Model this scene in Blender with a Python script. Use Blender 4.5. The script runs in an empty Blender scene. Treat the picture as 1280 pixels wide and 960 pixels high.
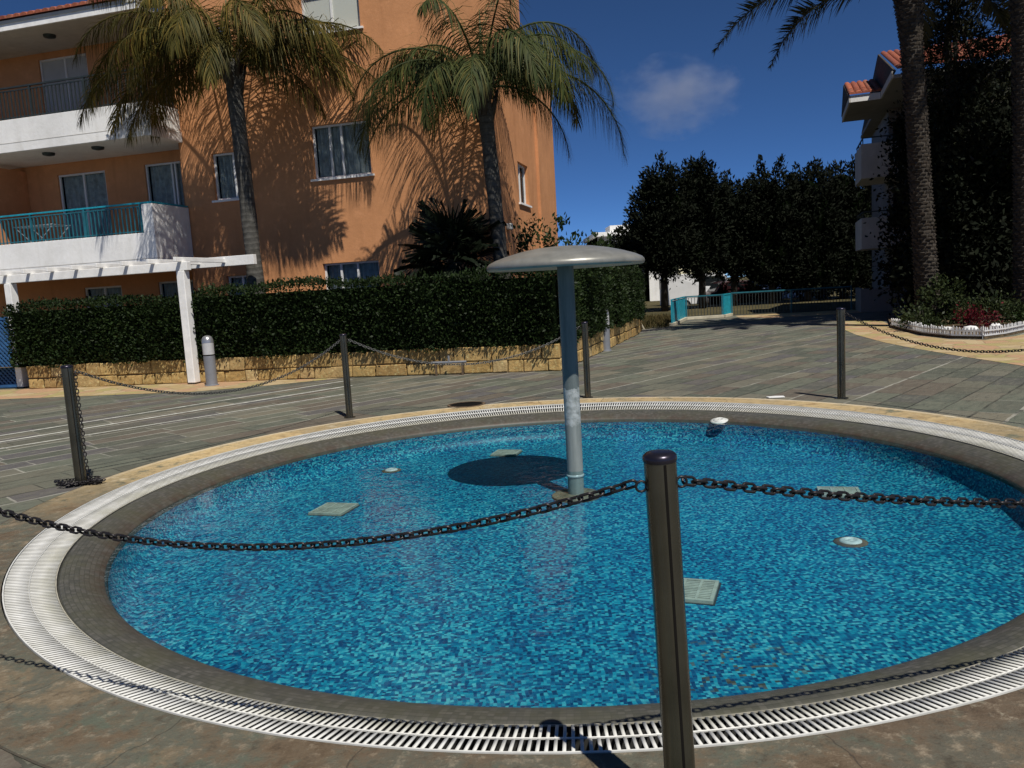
import bpy, bmesh, math, random
import numpy as np
from mathutils import Vector, Matrix
PI = math.pi
R = math.radians
SC = bpy.context.scene
COL = SC.collection
random.seed(7)

# ------------------------------------------------------------------ helpers
def link(o, parent=None):
    COL.objects.link(o)
    if parent: o.parent = parent
    return o
def tag(o, label=None, cat=None, group=None, kind=None):
    if label: o['label'] = label
    if cat: o['category'] = cat
    if group: o['group'] = group
    if kind: o['kind'] = kind
    return o
def thing(name, label, cat, loc=(0, 0, 0), rz=0, group=None):
    o = bpy.data.objects.new(name, None)
    o.empty_display_size = .1
    o.location = loc; o.rotation_euler = (0, 0, rz)
    link(o)
    return tag(o, label, cat, group)
def dup(root, loc, rz=0, label=None, scale=None):
    def cp(o, par):
        c = o.copy(); link(c, par)
        for ch in list(o.children): cp(ch, c)
        return c
    c = cp(root, None)
    c.location = loc; c.rotation_euler = (0, 0, rz)
    if scale: c.scale = (scale,) * 3
    if label: c['label'] = label
    return c

class MB:
    def __init__(s): s.v = []; s.f = []
    def add(s, vs, fs):
        k = len(s.v); s.v += [tuple(p) for p in vs]; s.f += [tuple(i + k for i in f) for f in fs]
    def box(s, a, b, fn=None, j=0):
        (x0, y0, z0), (x1, y1, z1) = a, b
        P = [(x, y, z) for z in (z0, z1) for y in (y0, y1) for x in (x0, x1)]
        if j: P = [tuple(c + random.uniform(-j, j) for c in p) for p in P]
        if fn: P = [fn(*p) for p in P]
        s.add(P, [(0, 2, 3, 1), (4, 5, 7, 6), (0, 1, 5, 4), (2, 6, 7, 3), (0, 4, 6, 2), (1, 3, 7, 5)])
    def bar(s, p, q, w, h=None, up=(0, 0, 1)):
        h = h or w
        p = Vector(p); q = Vector(q); d = (q - p).normalized(); up = Vector(up)
        if abs(d.dot(up)) > .98: up = Vector((1, 0, 0))
        a = d.cross(up).normalized(); b = a.cross(d)
        P = [e + a * sx * w / 2 + b * sz * h / 2 for e in (p, q) for sx, sz in ((-1, -1), (1, -1), (1, 1), (-1, 1))]
        s.add(P, [(0, 3, 2, 1), (4, 5, 6, 7), (0, 1, 5, 4), (1, 2, 6, 5), (2, 3, 7, 6), (3, 0, 4, 7)])
    def tube(s, pts, rad, n=8, cap=True):
        pts = [Vector(p) for p in pts]; m = len(pts)
        rad = [rad] * m if not hasattr(rad, '__len__') else rad
        vs = []; ref = Vector((.31, .95, .05))
        for i, p in enumerate(pts):
            d = (pts[min(i + 1, m - 1)] - pts[max(i - 1, 0)]).normalized()
            if abs(d.dot(ref)) > .95: ref = Vector((1, 0, 0))
            a = d.cross(ref).normalized(); b = d.cross(a)
            for k in range(n):
                t = 2 * PI * k / n
                vs.append(p + (a * math.cos(t) + b * math.sin(t)) * rad[i])
        fs = [(i * n + k, i * n + (k + 1) % n, (i + 1) * n + (k + 1) % n, (i + 1) * n + k) for i in range(m - 1) for k in range(n)]
        if cap: fs += [tuple(range(n))[::-1], tuple(range((m - 1) * n, m * n))]
        s.add(vs, fs)
    def lathe(s, prof, n=32, c=(0, 0, 0), a0=0, a1=2 * PI):
        full = abs(a1 - a0 - 2 * PI) < 1e-6; k = n if full else n + 1
        vs = [(c[0] + r * math.cos(a0 + (a1 - a0) * i / n), c[1] + r * math.sin(a0 + (a1 - a0) * i / n), c[2] + z) for r, z in prof for i in range(k)]
        fs = []
        for j in range(len(prof) - 1):
            for i in range(n):
                i2 = (i + 1) % k
                fs.append((j * k + i, j * k + i2, (j + 1) * k + i2, (j + 1) * k + i))
        s.add(vs, fs)
    def poly(s, pts, z0, z1=None):
        n = len(pts)
        if z1 is None: s.add([(x, y, z0) for x, y in pts], [tuple(range(n))])
        else:
            s.add([(x, y, z0) for x, y in pts] + [(x, y, z1) for x, y in pts],
                  [tuple(range(n))[::-1], tuple(range(n, 2 * n))] + [(i, (i + 1) % n, n + (i + 1) % n, n + i) for i in range(n)])
    def build(s, name, mat, parent=None, smooth=False, recalc=True, bevel=0, loc=None, angle=None):
        me = bpy.data.meshes.new(name)
        me.from_pydata([tuple(p) for p in s.v], [], s.f)
        if recalc:
            bm = bmesh.new(); bm.from_mesh(me)
            bmesh.ops.recalc_face_normals(bm, faces=bm.faces)
            bm.to_mesh(me); bm.free()
        if smooth: me.polygons.foreach_set('use_smooth', [True] * len(me.polygons))
        if mat: me.materials.append(mat)
        o = bpy.data.objects.new(name, me); link(o, parent)
        if loc: o.location = loc
        if bevel:
            b = o.modifiers.new('b', 'BEVEL'); b.width = bevel; b.segments = 2; b.limit_method = 'ANGLE'; b.angle_limit = R(40)
        if smooth and angle:
            e = o.modifiers.new('e', 'EDGE_SPLIT'); e.split_angle = R(angle)
        return o

def np_mesh(name, V, F4, mat, parent=None, smooth=False, loc=None):
    """V (n,3), F4 (m,4) quads -> one mesh object"""
    me = bpy.data.meshes.new(name)
    V = np.asarray(V, np.float32); F4 = np.asarray(F4, np.int32); k = F4.shape[1]
    me.vertices.add(len(V)); me.vertices.foreach_set('co', V.ravel())
    me.loops.add(F4.size); me.loops.foreach_set('vertex_index', F4.ravel())
    me.polygons.add(len(F4)); me.polygons.foreach_set('loop_start', np.arange(0, F4.size, k, dtype=np.int32))
    me.update(calc_edges=True); me.validate()
    if smooth: me.polygons.foreach_set('use_smooth', [True] * len(me.polygons))
    me.materials.append(mat)
    o = bpy.data.objects.new(name, me); link(o, parent)
    if loc: o.location = loc
    return o
RNG = np.random.default_rng(11)
def leaf_arrays(P, size, up=.3, width=.5, dirs=None, fold=.15):
    """diamond leaves at points P"""
    n = len(P)
    d = RNG.normal(size=(n, 3)); d[:, 2] += up
    if dirs is not None: d = d * .55 + dirs
    d /= np.linalg.norm(d, axis=1)[:, None]
    a = np.cross(d, RNG.normal(size=(n, 3))); a /= np.linalg.norm(a, axis=1)[:, None] + 1e-9
    nn = np.cross(d, a)
    L = size * RNG.uniform(.6, 1.35, n)[:, None]
    W = L * width * .5
    mid = P + d * L * .45
    V = np.stack([P, mid + a * W + nn * L * fold * .5, P + d * L, mid - a * W + nn * L * fold * .5], 1).reshape(-1, 3)
    return V, np.arange(4 * n).reshape(-1, 4)

# ------------------------------------------------------------------ materials
class NT:
    def __init__(s, name):
        s.m = bpy.data.materials.new(name); s.m.use_nodes = True
        s.t = s.m.node_tree; s.n = s.t.nodes; s.b = s.n['Principled BSDF']; s.out = s.n['Material Output']
    def set(s, sock, v):
        if hasattr(v, 'is_output'): s.t.links.new(v, sock)
        elif v is not None:
            if isinstance(v, tuple) and len(v) == 3 and len(getattr(sock, 'default_value', [0] * 3)) == 4: v = v + (1,)
            sock.default_value = v
    def node(s, typ, out=0, **kw):
        nd = s.n.new(typ)
        for k, v in kw.items():
            if k.startswith('_'): setattr(nd, k[1:], v)
            else: s.set(nd.inputs[int(k[1:])] if k[0] == 'i' and k[1:].isdigit() else nd.inputs[k.replace('_', ' ')], v)
        return nd.outputs[out]
    def math(s, op, a, b=None, c=None):
        nd = s.n.new('ShaderNodeMath'); nd.operation = op
        for i, v in enumerate((a, b, c)):
            if v is not None: s.set(nd.inputs[i], v)
        return nd.outputs[0]
    def vec(s, op, a, b=None, out=0, scale=None):
        nd = s.n.new('ShaderNodeVectorMath'); nd.operation = op
        s.set(nd.inputs[0], a)
        if b is not None: s.set(nd.inputs[1], b)
        if scale is not None: s.set(nd.inputs['Scale'], scale)
        return nd.outputs[out]
    def xyz(s, v):
        nd = s.n.new('ShaderNodeSeparateXYZ'); s.set(nd.inputs[0], v); return nd.outputs
    def comb(s, x, y, z=0.0):
        nd = s.n.new('ShaderNodeCombineXYZ')
        for i, v in enumerate((x, y, z)): s.set(nd.inputs[i], v)
        return nd.outputs[0]
    def coord(s, k='Object'): return s.node('ShaderNodeTexCoord', k) if False else s._tc(k)
    def _tc(s, k):
        nd = s.n.new('ShaderNodeTexCoord'); return nd.outputs[k]
    def noise(s, v, scale, detail=4, rough=.55, out=0, dist=0):
        nd = s.n.new('ShaderNodeTexNoise'); s.set(nd.inputs['Vector'], v)
        nd.inputs['Scale'].default_value = scale; nd.inputs['Detail'].default_value = detail
        nd.inputs['Roughness'].default_value = rough; nd.inputs['Distortion'].default_value = dist
        return nd.outputs[out]
    def ramp(s, f, stops, interp='LINEAR'):
        nd = s.n.new('ShaderNodeValToRGB'); s.set(nd.inputs[0], f); cr = nd.color_ramp; cr.interpolation = interp
        while len(cr.elements) < len(stops): cr.elements.new(.5)
        for e, (p, c) in zip(cr.elements, stops):
            e.position = p; e.color = (c if isinstance(c, tuple) else (c, c, c)) + (1,)
        return nd.outputs[0]
    def mix(s, f, a, b, mode='MIX'):
        nd = s.n.new('ShaderNodeMix'); nd.data_type = 'RGBA'; nd.blend_type = mode
        s.set(nd.inputs[0], f); s.set(nd.inputs[6], a); s.set(nd.inputs[7], b)
        return nd.outputs[2]
    def maprange(s, v, a, b, c=0., d=1.):
        nd = s.n.new('ShaderNodeMapRange')
        for i, x in enumerate((v, a, b, c, d)): s.set(nd.inputs[i], x)
        return nd.outputs[0]
    def bump(s, h, strength=.3, dist=.01, normal=None):
        nd = s.n.new('ShaderNodeBump'); nd.inputs['Strength'].default_value = strength; nd.inputs['Distance'].default_value = dist
        s.set(nd.inputs['Height'], h)
        if normal is not None: s.set(nd.inputs['Normal'], normal)
        return nd.outputs[0]
    def fin(s, col=None, rough=None, normal=None, metal=None, spec=None):
        b = s.b.inputs
        for k, v in (('Base Color', col), ('Roughness', rough), ('Normal', normal), ('Metallic', metal), ('Specular IOR Level', spec)):
            if v is not None: s.set(b[k], v)
        return s.m

def plain(name, col, rough=.6, metal=0, var=.15, scale=6, bump=.15, spec=.4, bscale=60, bdist=.004):
    t = NT(name); v = t._tc('Object')
    n = t.noise(v, scale, 5)
    lo = tuple(c * (1 - var) for c in col); hi = tuple(min(1, c * (1 + var)) for c in col)
    c = t.ramp(n, [(.3, lo), (.7, hi)])
    nb = t.noise(v, bscale, 3)
    return t.fin(c, rough, t.bump(nb, bump, bdist), metal, spec)
def wall_paint(name, col, dirt, amount=.35):
    t = NT(name); v = t._tc('Object')
    n1 = t.noise(v, .7, 6, .6); n2 = t.noise(v, 9, 4)
    st = t.noise(t.vec('MULTIPLY', v, (1.6, 1.6, .18)), 2.2, 5, .6)
    c = t.mix(t.maprange(n1, .38, .66, 0., .7), col, tuple(x * .76 for x in col))
    c = t.mix(t.maprange(t.noise(v, 2.6, 7, .7), .54, .68, 0., .35), c, tuple(min(.9, x * 1.3 + .03) for x in col))
    c = t.mix(t.maprange(st, .52, .75, 0., amount), c, dirt)
    c = t.mix(t.maprange(n2, .4, .75, 0., .18), c, tuple(min(1, x * 1.25) for x in col))
    h = t.noise(v, 140, 3, .7); h2 = t.noise(v, 14, 3)
    return t.fin(c, .85, t.bump(h, .35, .006, t.bump(h2, .2, .02)), 0, .2)
def leafmat(name, cols, rough=.5, trans=.25):
    t = NT(name)
    rnd = t.n.new('ShaderNodeNewGeometry').outputs['Random Per Island']
    c = t.ramp(rnd, [(i / max(1, len(cols) - 1), k) for i, k in enumerate(cols)])
    v = t._tc('Object'); c = t.mix(t.maprange(t.noise(v, 1.3, 3), .35, .7, 0., .6), c, tuple(x * .5 for x in cols[0]))
    t.fin(c, rough, spec=.35 if rough < .5 else .15)
    tr = t.n.new('ShaderNodeBsdfTranslucent'); t.t.links.new(c, tr.inputs[0])
    mx = t.n.new('ShaderNodeMixShader'); mx.inputs[0].default_value = trans
    t.t.links.new(t.b.outputs[0], mx.inputs[1]); t.t.links.new(tr.outputs[0], mx.inputs[2])
    t.t.links.new(mx.outputs[0], t.out.inputs[0])
    return t.m
def island(name, cols, rough=.8, bump=.5, bdist=.02, scale=14, spec=.25):
    t = NT(name); v = t._tc('Object')
    rnd = t.n.new('ShaderNodeNewGeometry').outputs['Random Per Island']
    c = t.ramp(rnd, [(i / (len(cols) - 1), k) for i, k in enumerate(cols)])
    n = t.noise(v, scale, 6, .65)
    c = t.mix(t.maprange(n, .35, .7, .0, .75), c, tuple(x * .45 for x in cols[0]))
    c = t.mix(t.maprange(t.noise(v, scale * 2.3, 4), .55, .75, 0., .5), c, tuple(min(.7, x * 1.5) for x in cols[-1]))
    return t.fin(c, rough, t.bump(n, bump, bdist), 0, spec)

M = {}
M['orange'] = wall_paint('orange_stucco', (.60, .28, .125), (.32, .13, .05))
M['orange2'] = wall_paint('side_stucco', (.58, .275, .125), (.34, .15, .06))
M['white_wall'] = wall_paint('white_plaster', (.84, .83, .80), (.52, .50, .45), .35)
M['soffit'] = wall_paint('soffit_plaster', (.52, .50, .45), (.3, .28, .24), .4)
M['grey_wall'] = wall_paint('grey_plaster', (.25, .245, .235), (.15, .14, .13), .4)
M['cream_wall'] = wall_paint('cream_plaster', (.72, .68, .48), (.45, .42, .3), .3)
M['white_wood'] = plain('white_wood', (.82, .81, .78), .55, 0, .12, 5, .25, bscale=30)
M['pvc'] = plain('white_frame', (.70, .70, .68), .4, 0, .06, 5, .05)
M['roof'] = island('terracotta_tiles', [(.30, .085, .045), (.42, .13, .07), (.24, .07, .045), (.36, .15, .09)], .8, .4, .01, 9)
M['teal'] = plain('teal_paint', (.015, .27, .36), .45, 0, .25, 7, .1)
M['blue_lattice'] = plain('blue_paint', (.03, .10, .23), .55, 0, .25, 6, .1)
M['dark_rail'] = plain('dark_rail', (.035, .045, .045), .5, .3, .2, 8, .1)
M['teal_rail'] = plain('teal_rail', (.02, .13, .17), .5, .1, .25, 8, .1)
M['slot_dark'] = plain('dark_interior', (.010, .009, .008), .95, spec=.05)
M['curtain'] = plain('grey_curtain', (.42, .42, .41), .9, 0, .3, 8, .1)
M['curtain_w'] = plain('pale_curtain', (.42, .42, .40), .9, 0, .1, 3, .1)
t = NT('window_glass'); M['glass'] = t.fin((.012, .015, .017), .06, t.bump(t.noise(t._tc('Object'), 1.2, 2), .04, .02), 0, .5)
t = NT('pale_blind_glass'); M['glass_pale'] = t.fin((.50, .52, .46), .12, None, 0, .5)
t = NT('clear_pane'); gl = t.n.new('ShaderNodeBsdfGlossy'); gl.inputs['Roughness'].default_value = .03
tp = t.n.new('ShaderNodeBsdfTransparent'); tp.inputs[0].default_value = (.88, .92, .92, 1); fr = t.n.new('ShaderNodeFresnel'); fr.inputs[0].default_value = 1.10
mx = t.n.new('ShaderNodeMixShader')
t.t.links.new(fr.outputs[0], mx.inputs[0]); t.t.links.new(tp.outputs[0], mx.inputs[1]); t.t.links.new(gl.outputs[0], mx.inputs[2]); t.t.links.new(mx.outputs[0], t.out.inputs[0])
M['pane'] = t.m
# stainless posts, their dark reflections put into the base colour
t = NT('dark_steel'); v = t._tc('Object'); st = t.noise(t.vec('MULTIPLY', v, (1, 1, .06)), 60, 3)
c = t.ramp(t.noise(v, 3.5, 5), [(.3, (.085, .080, .062)), (.7, (.15, .14, .11))])
M['steel'] = t.fin(c, t.maprange(st, .3, .7, .18, .34), t.bump(st, .08, .002), .85, .5)
M['steel_cap'] = plain('steel_cap', (.05, .045, .06), .3, .8, .2, 12, .05)
M['chain'] = plain('black_chain', (.030, .027, .028), .38, .55, .35, 30, .2, .5)
M['chain_grey'] = plain('grey_chain', (.10, .10, .095), .45, .6, .35, 30, .2, .5)
# galvanised shower column with peeled pale patch
t = NT('column_paint'); v = t._tc('Object'); x = t.xyz(v)
n = t.noise(v, 7, 6, .65); st = t.noise(t.vec('MULTIPLY', v, (1, 1, .12)), 22, 4)
c = t.ramp(st, [(.3, (.095, .115, .112)), (.7, (.165, .19, .185))])
z2 = t.math('ADD', x[2], t.math('MULTIPLY', t.math('SUBTRACT', n, .5), .18))
low = t.math('LESS_THAN', z2, .97)
c = t.mix(low, c, t.ramp(st, [(.3, (.16, .18, .17)), (.7, (.25, .27, .255))]))
patch = t.math('MULTIPLY', t.math('LESS_THAN', z2, .97), t.math('GREATER_THAN', z2, .66))
c = t.mix(t.math('MULTIPLY', patch, t.maprange(t.noise(v, 26, 5, .7), .36, .6, .0, .8)), c, (.46, .48, .47))
M['column'] = t.fin(c, .55, t.bump(n, .15, .004), .1, .4)
t = NT('canopy_metal'); v = t._tc('Object')
c = t.ramp(t.noise(v, 5, 6, .65), [(.3, (.19, .187, .165)), (.7, (.29, .285, .255))])
M['canopy'] = t.fin(c, t.maprange(t.noise(v, 9, 4), .3, .7, .30, .42), t.bump(t.noise(v, 4, 3), .05, .01), .25, .5)
M['flange'] = plain('rusty_flange', (.16, .125, .08), .8, 0, .5, 12, .3)
M['lamp_body'] = plain('grey_lamp_body', (.24, .25, .27), .45, .3, .1, 6, .05)
M['lamp_head'] = plain('clear_lamp_head', (.50, .50, .50), .25, .1, .1, 10, .05, .6)
M['lamp_cap'] = plain('lamp_cap', (.46, .46, .46), .3, .7, .1, 10, .05)
t = NT('white_grate'); v = t._tc('Object'); x = t.xyz(v)
r = t.math('SQRT', t.math('ADD', t.math('POWER', x[0], 2.), t.math('POWER', x[1], 2.)))
c = t.ramp(t.noise(v, 9, 5), [(.3, (.58, .58, .54)), (.65, (.75, .75, .72))])
c = t.mix(t.math('MULTIPLY', t.maprange(r, 3.69, 3.60, 0., 1.), t.maprange(t.noise(v, 3.5, 6, .7), .36, .64, .12, .85)), c, (.44, .43, .33))
wn_ = t.n.new('ShaderNodeNewGeometry').outputs['Random Per Island']
c = t.mix(t.math('MULTIPLY', wn_, .28), c, (.42, .41, .37))
M['grate'] = t.fin(c, .5, None, 0, .35)
M['grate_old'] = plain('grey_grate', (.38, .36, .29), .6, 0, .25, 14, .2)
M['channel'] = plain('channel_dark', (.03, .03, .028), .8, 0, .3, 5)
M['fitting'] = plain('white_fitting', (.52, .53, .50), .5, 0, .2, 20, .1)
M['rust'] = plain('rust_ring', (.11, .075, .045), .8, 0, .4, 16, .2)
M['stone'] = island('wall_stone', [(.42, .27, .095), (.56, .38, .15), (.36, .22, .08), (.60, .45, .22)], .9, .8, .03, 9)
M['mortar'] = plain('wall_mortar', (.20, .135, .06), .95, 0, .4, 9, .5)
M['soil'] = plain('garden_soil', (.10, .07, .035), .95, 0, .5, 8, .8, bscale=20, bdist=.03)
M['scrap'] = plain('white_scrap', (.7, .7, .68), .8)
M['picket'] = plain('white_picket', (.56, .56, .56), .5, 0, .15, 6)
M['floor_tile'] = plain('floor_tile', (.13, .075, .05), .6, 0, .2, 4, .1)
M['kerb'] = plain('cream_kerb', (.45, .41, .31), .8, 0, .2, 6, .3)
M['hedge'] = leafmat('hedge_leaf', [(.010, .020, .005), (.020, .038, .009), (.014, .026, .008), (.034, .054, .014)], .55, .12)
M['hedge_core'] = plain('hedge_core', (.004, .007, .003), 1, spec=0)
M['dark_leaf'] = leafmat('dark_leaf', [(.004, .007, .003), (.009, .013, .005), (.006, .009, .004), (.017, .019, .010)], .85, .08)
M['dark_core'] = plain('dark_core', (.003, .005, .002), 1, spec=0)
M['pine_leaf'] = leafmat('pine_leaf', [(.006, .009, .004), (.012, .015, .006), (.024, .026, .010)], .6, .08)
M['bush_leaf'] = leafmat('bush_leaf', [(.02, .038, .012), (.045, .07, .02), (.03, .05, .018)], .5, .2)
M['bed_leaf'] = leafmat('bed_leaf', [(.018, .03, .010), (.05, .065, .02), (.03, .045, .018)], .5, .2)
M['red_flower'] = leafmat('red_flower', [(.09, .004, .010), (.05, .006, .010), (.16, .010, .018)], .6, .2)
M['dry_grass'] = leafmat('dry_grass', [(.12, .085, .035), (.06, .06, .02), (.16, .12, .05)], .8, .2)
M['queen1'] = leafmat('queen_palm_leaf', [(.046, .054, .013), (.13, .11, .022), (.075, .064, .016), (.28, .19, .040)], .6, .25)
M['queen2'] = leafmat('queen_palm_green', [(.030, .046, .014), (.075, .09, .024), (.042, .058, .02), (.17, .145, .040)], .6, .22)
M['date_leaf'] = leafmat('date_palm_leaf', [(.022, .030, .014), (.045, .05, .022), (.06, .058, .03)], .45, .15)
M['fan_leaf'] = leafmat('fan_palm_leaf', [(.006, .010, .006), (.012, .018, .009), (.010, .014, .008)], .5, .06)
M['rachis'] = plain('palm_stem', (.10, .095, .03), .6, 0, .3, 4)
M['twig'] = plain('grey_twig', (.10, .085, .07), .9, 0, .3, 8, .4)
M['bark'] = plain('dark_bark', (.05, .042, .034), .95, 0, .4, 8, .8, bscale=18, bdist=.03)
t = NT('palm_trunk'); v = t._tc('Object'); x = t.xyz(v)
rg = t.math('SINE', t.math('ADD', t.math('MULTIPLY', x[2], 52.), t.math('MULTIPLY', t.noise(v, 3, 3), 5.)))
c = t.ramp(t.noise(v, 9, 6, .65), [(.3, (.042, .040, .034)), (.7, (.115, .11, .098))])
c = t.mix(t.maprange(rg, .7, 1., 0., .45), c, (.03, .028, .024))
M['queen_trunk'] = t.fin(c, .9, t.bump(rg, .2, .012), 0, .2)
M['date_trunk'] = island('date_trunk', [(.030, .025, .020), (.055, .044, .032), (.085, .072, .057), (.042, .030, .021)], .95, .7, .02, 22)

# ---- pool mosaic
PC = (.383, 6.19); PR = 3.81
def pool_polar(t):
    v = t._tc('Object'); x = t.xyz(v)
    r = t.math('SQRT', t.math('ADD', t.math('POWER', x[0], 2.), t.math('POWER', x[1], 2.)))
    a = t.math('ARCTAN2', x[1], x[0])
    return v, x, r, a
def cellnoise(t, cx_, cy_):
    nd = t.n.new('ShaderNodeTexWhiteNoise'); nd.noise_dimensions = '2D'
    t.set(nd.inputs['Vector'], t.comb(cx_, cy_)); return nd.outputs
t = NT('pool_mosaic'); v, x, r, a = pool_polar(t)
# ripple distortion of what lies under the water, strongest to the left where the water moves
nz = t.noise(v, 9, 2, .5, 1); off = t.vec('SUBTRACT', nz, (.5, .5, .5))
amp = t.maprange(x[0], -2.2, 1.6, .11, .008)
vv = t.vec('ADD', v, t.vec('SCALE', off, scale=amp))
wallm = t.math('GREATER_THAN', x[2], -.352)
wv_ = t.comb(t.math('MULTIPLY', a, 3.24), t.math('MULTIPLY', x[2], 1.6))
vv = t.mix(wallm, vv, wv_)
rot = t.n.new('ShaderNodeVectorRotate'); rot.inputs['Angle'].default_value = R(0); t.set(rot.inputs[0], vv)
p = t.xyz(t.vec('SCALE', rot.outputs[0], scale=1 / .0185))
cxx = t.math('FLOOR', p[0]); cyy = t.math('FLOOR', p[1])
wn = cellnoise(t, cxx, cyy)[0]
big = t.noise(v, 1.1, 3)
val = t.math('ADD', t.math('MULTIPLY', wn, .90), t.math('MULTIPLY', t.math('SUBTRACT', big, .42), .5))
c = t.ramp(val, [(.04, (.001, .030, .100)), (.26, (.002, .068, .170)), (.5, (.003, .145, .255)), (.74, (.007, .25, .345)), (1, (.10, .44, .48))])
fx = t.math('FRACT', p[0]); fy = t.math('FRACT', p[1])
g = t.math('MAXIMUM', t.math('GREATER_THAN', fx, .9), t.math('GREATER_THAN', fy, .9))
c = t.mix(t.math('MULTIPLY', g, .55), c, (.05, .14, .2))
# missing tiles near the front edge
d1 = t.vec('DISTANCE', v, (.62, -2.62, -.36), out=1)
miss = t.math('MULTIPLY', t.maprange(d1, .1, .6, 1., 0.), t.math('GREATER_THAN', t.noise(t.comb(cxx, cyy), .31, 2, .6), .60))
c = t.mix(miss, c, t.ramp(wn, [(0, (.06, .05, .03)), (1, (.13, .105, .075))]))
M['mosaic'] = t.fin(c, .45, None, 0, .3)
# ---- grey overflow rim
t = NT('rim_mosaic'); v, x, r, a = pool_polar(t)
pr = t.math('DIVIDE', r, .026); pa = t.math('MULTIPLY', a, 3.4 / .026)
fr_ = t.math('FRACT', pr); fa = t.math('FRACT', pa)
wn = cellnoise(t, t.math('FLOOR', pr), t.math('FLOOR', pa))[0]
c = t.ramp(wn, [(0, (.060, .060, .050)), (.6, (.080, .078, .066)), (1, (.105, .10, .088))])
c = t.mix(t.math('MULTIPLY', t.math('LESS_THAN', fr_, .14), .75), c, (.035, .036, .03))
c = t.mix(t.math('MULTIPLY', t.math('LESS_THAN', fa, .10), .4), c, (.04, .04, .034))
nn = t.noise(v, 3.2, 6, .65)
c = t.mix(t.maprange(nn, .42, .7, 0., .6), c, (.075, .075, .04))
edge = t.maprange(x[2], -.125, -.06, .85, 0.)
c = t.mix(t.math('MULTIPLY', edge, t.maprange(t.noise(v, 11, 4), .35, .65, .2, 1.)), c, (.055, .034, .022))
M['rim'] = t.fin(c, .5, t.bump(t.math('LESS_THAN', fr_, .14), -.3, .003), 0, .45)
# ---- ring of stone slabs round the pool
t = NT('ring_stone'); v, x, r, a = pool_polar(t)
aa = t.math('ADD', t.math('MULTIPLY', a, 5.), t.math('MULTIPLY', t.noise(v, 3.5, 5), .22))
fa = t.math('FRACT', aa); wn = cellnoise(t, t.math('FLOOR', aa), 3.)
n1 = t.noise(v, 2.1, 9, .74); n2 = t.noise(v, 13, 7, .74); n3 = t.noise(v, .9, 3)
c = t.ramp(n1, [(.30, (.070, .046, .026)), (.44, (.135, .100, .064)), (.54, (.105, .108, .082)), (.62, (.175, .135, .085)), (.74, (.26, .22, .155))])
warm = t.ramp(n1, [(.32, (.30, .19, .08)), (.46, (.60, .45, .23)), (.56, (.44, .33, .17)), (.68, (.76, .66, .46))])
c = t.mix(t.maprange(t.math('ADD', x[1], t.math('MULTIPLY', n3, 1.6)), .2, 2.4, 0., .95), c, warm)  # brown near to sand far: grazing sheen painted into the slab colour
c = t.mix(t.math('MULTIPLY', wn[0], .35), c, (.10, .075, .055))
n5 = t.noise(v, 3.3, 8, .72)
c = t.mix(t.maprange(n5, .56, .64, 0., .8), c, (.095, .115, .085))
c = t.mix(t.maprange(t.noise(t.vec('ADD', v, (7., 3., 0.)), 2.6, 9, .78), .60, .68, 0., .85), c, (.40, .36, .27))
c = t.mix(t.maprange(n2, .54, .68, 0., .6), c, (.34, .28, .20))
c = t.mix(t.maprange(n2, .46, .34, 0., .6), c, (.05, .04, .028))
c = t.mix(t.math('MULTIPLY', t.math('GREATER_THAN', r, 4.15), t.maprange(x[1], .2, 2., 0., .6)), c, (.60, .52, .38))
c = t.mix(t.maprange(t.noise(v, 5, 5, .7), .6, .75, 0., .75), c, (.055, .042, .032))
jt = t.math('MAXIMUM', t.math('LESS_THAN', fa, .008), t.math('GREATER_THAN', t.math('ADD', r, t.math('MULTIPLY', t.noise(v, 4, 3), .010)), 4.214))
c = t.mix(t.math('MULTIPLY', jt, .6), c, (.045, .038, .03))
M['ring'] = t.fin(c, .78, t.bump(t.math('SUBTRACT', n2, t.math('MULTIPLY', jt, .7)), .7, .018), 0, .25)
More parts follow.
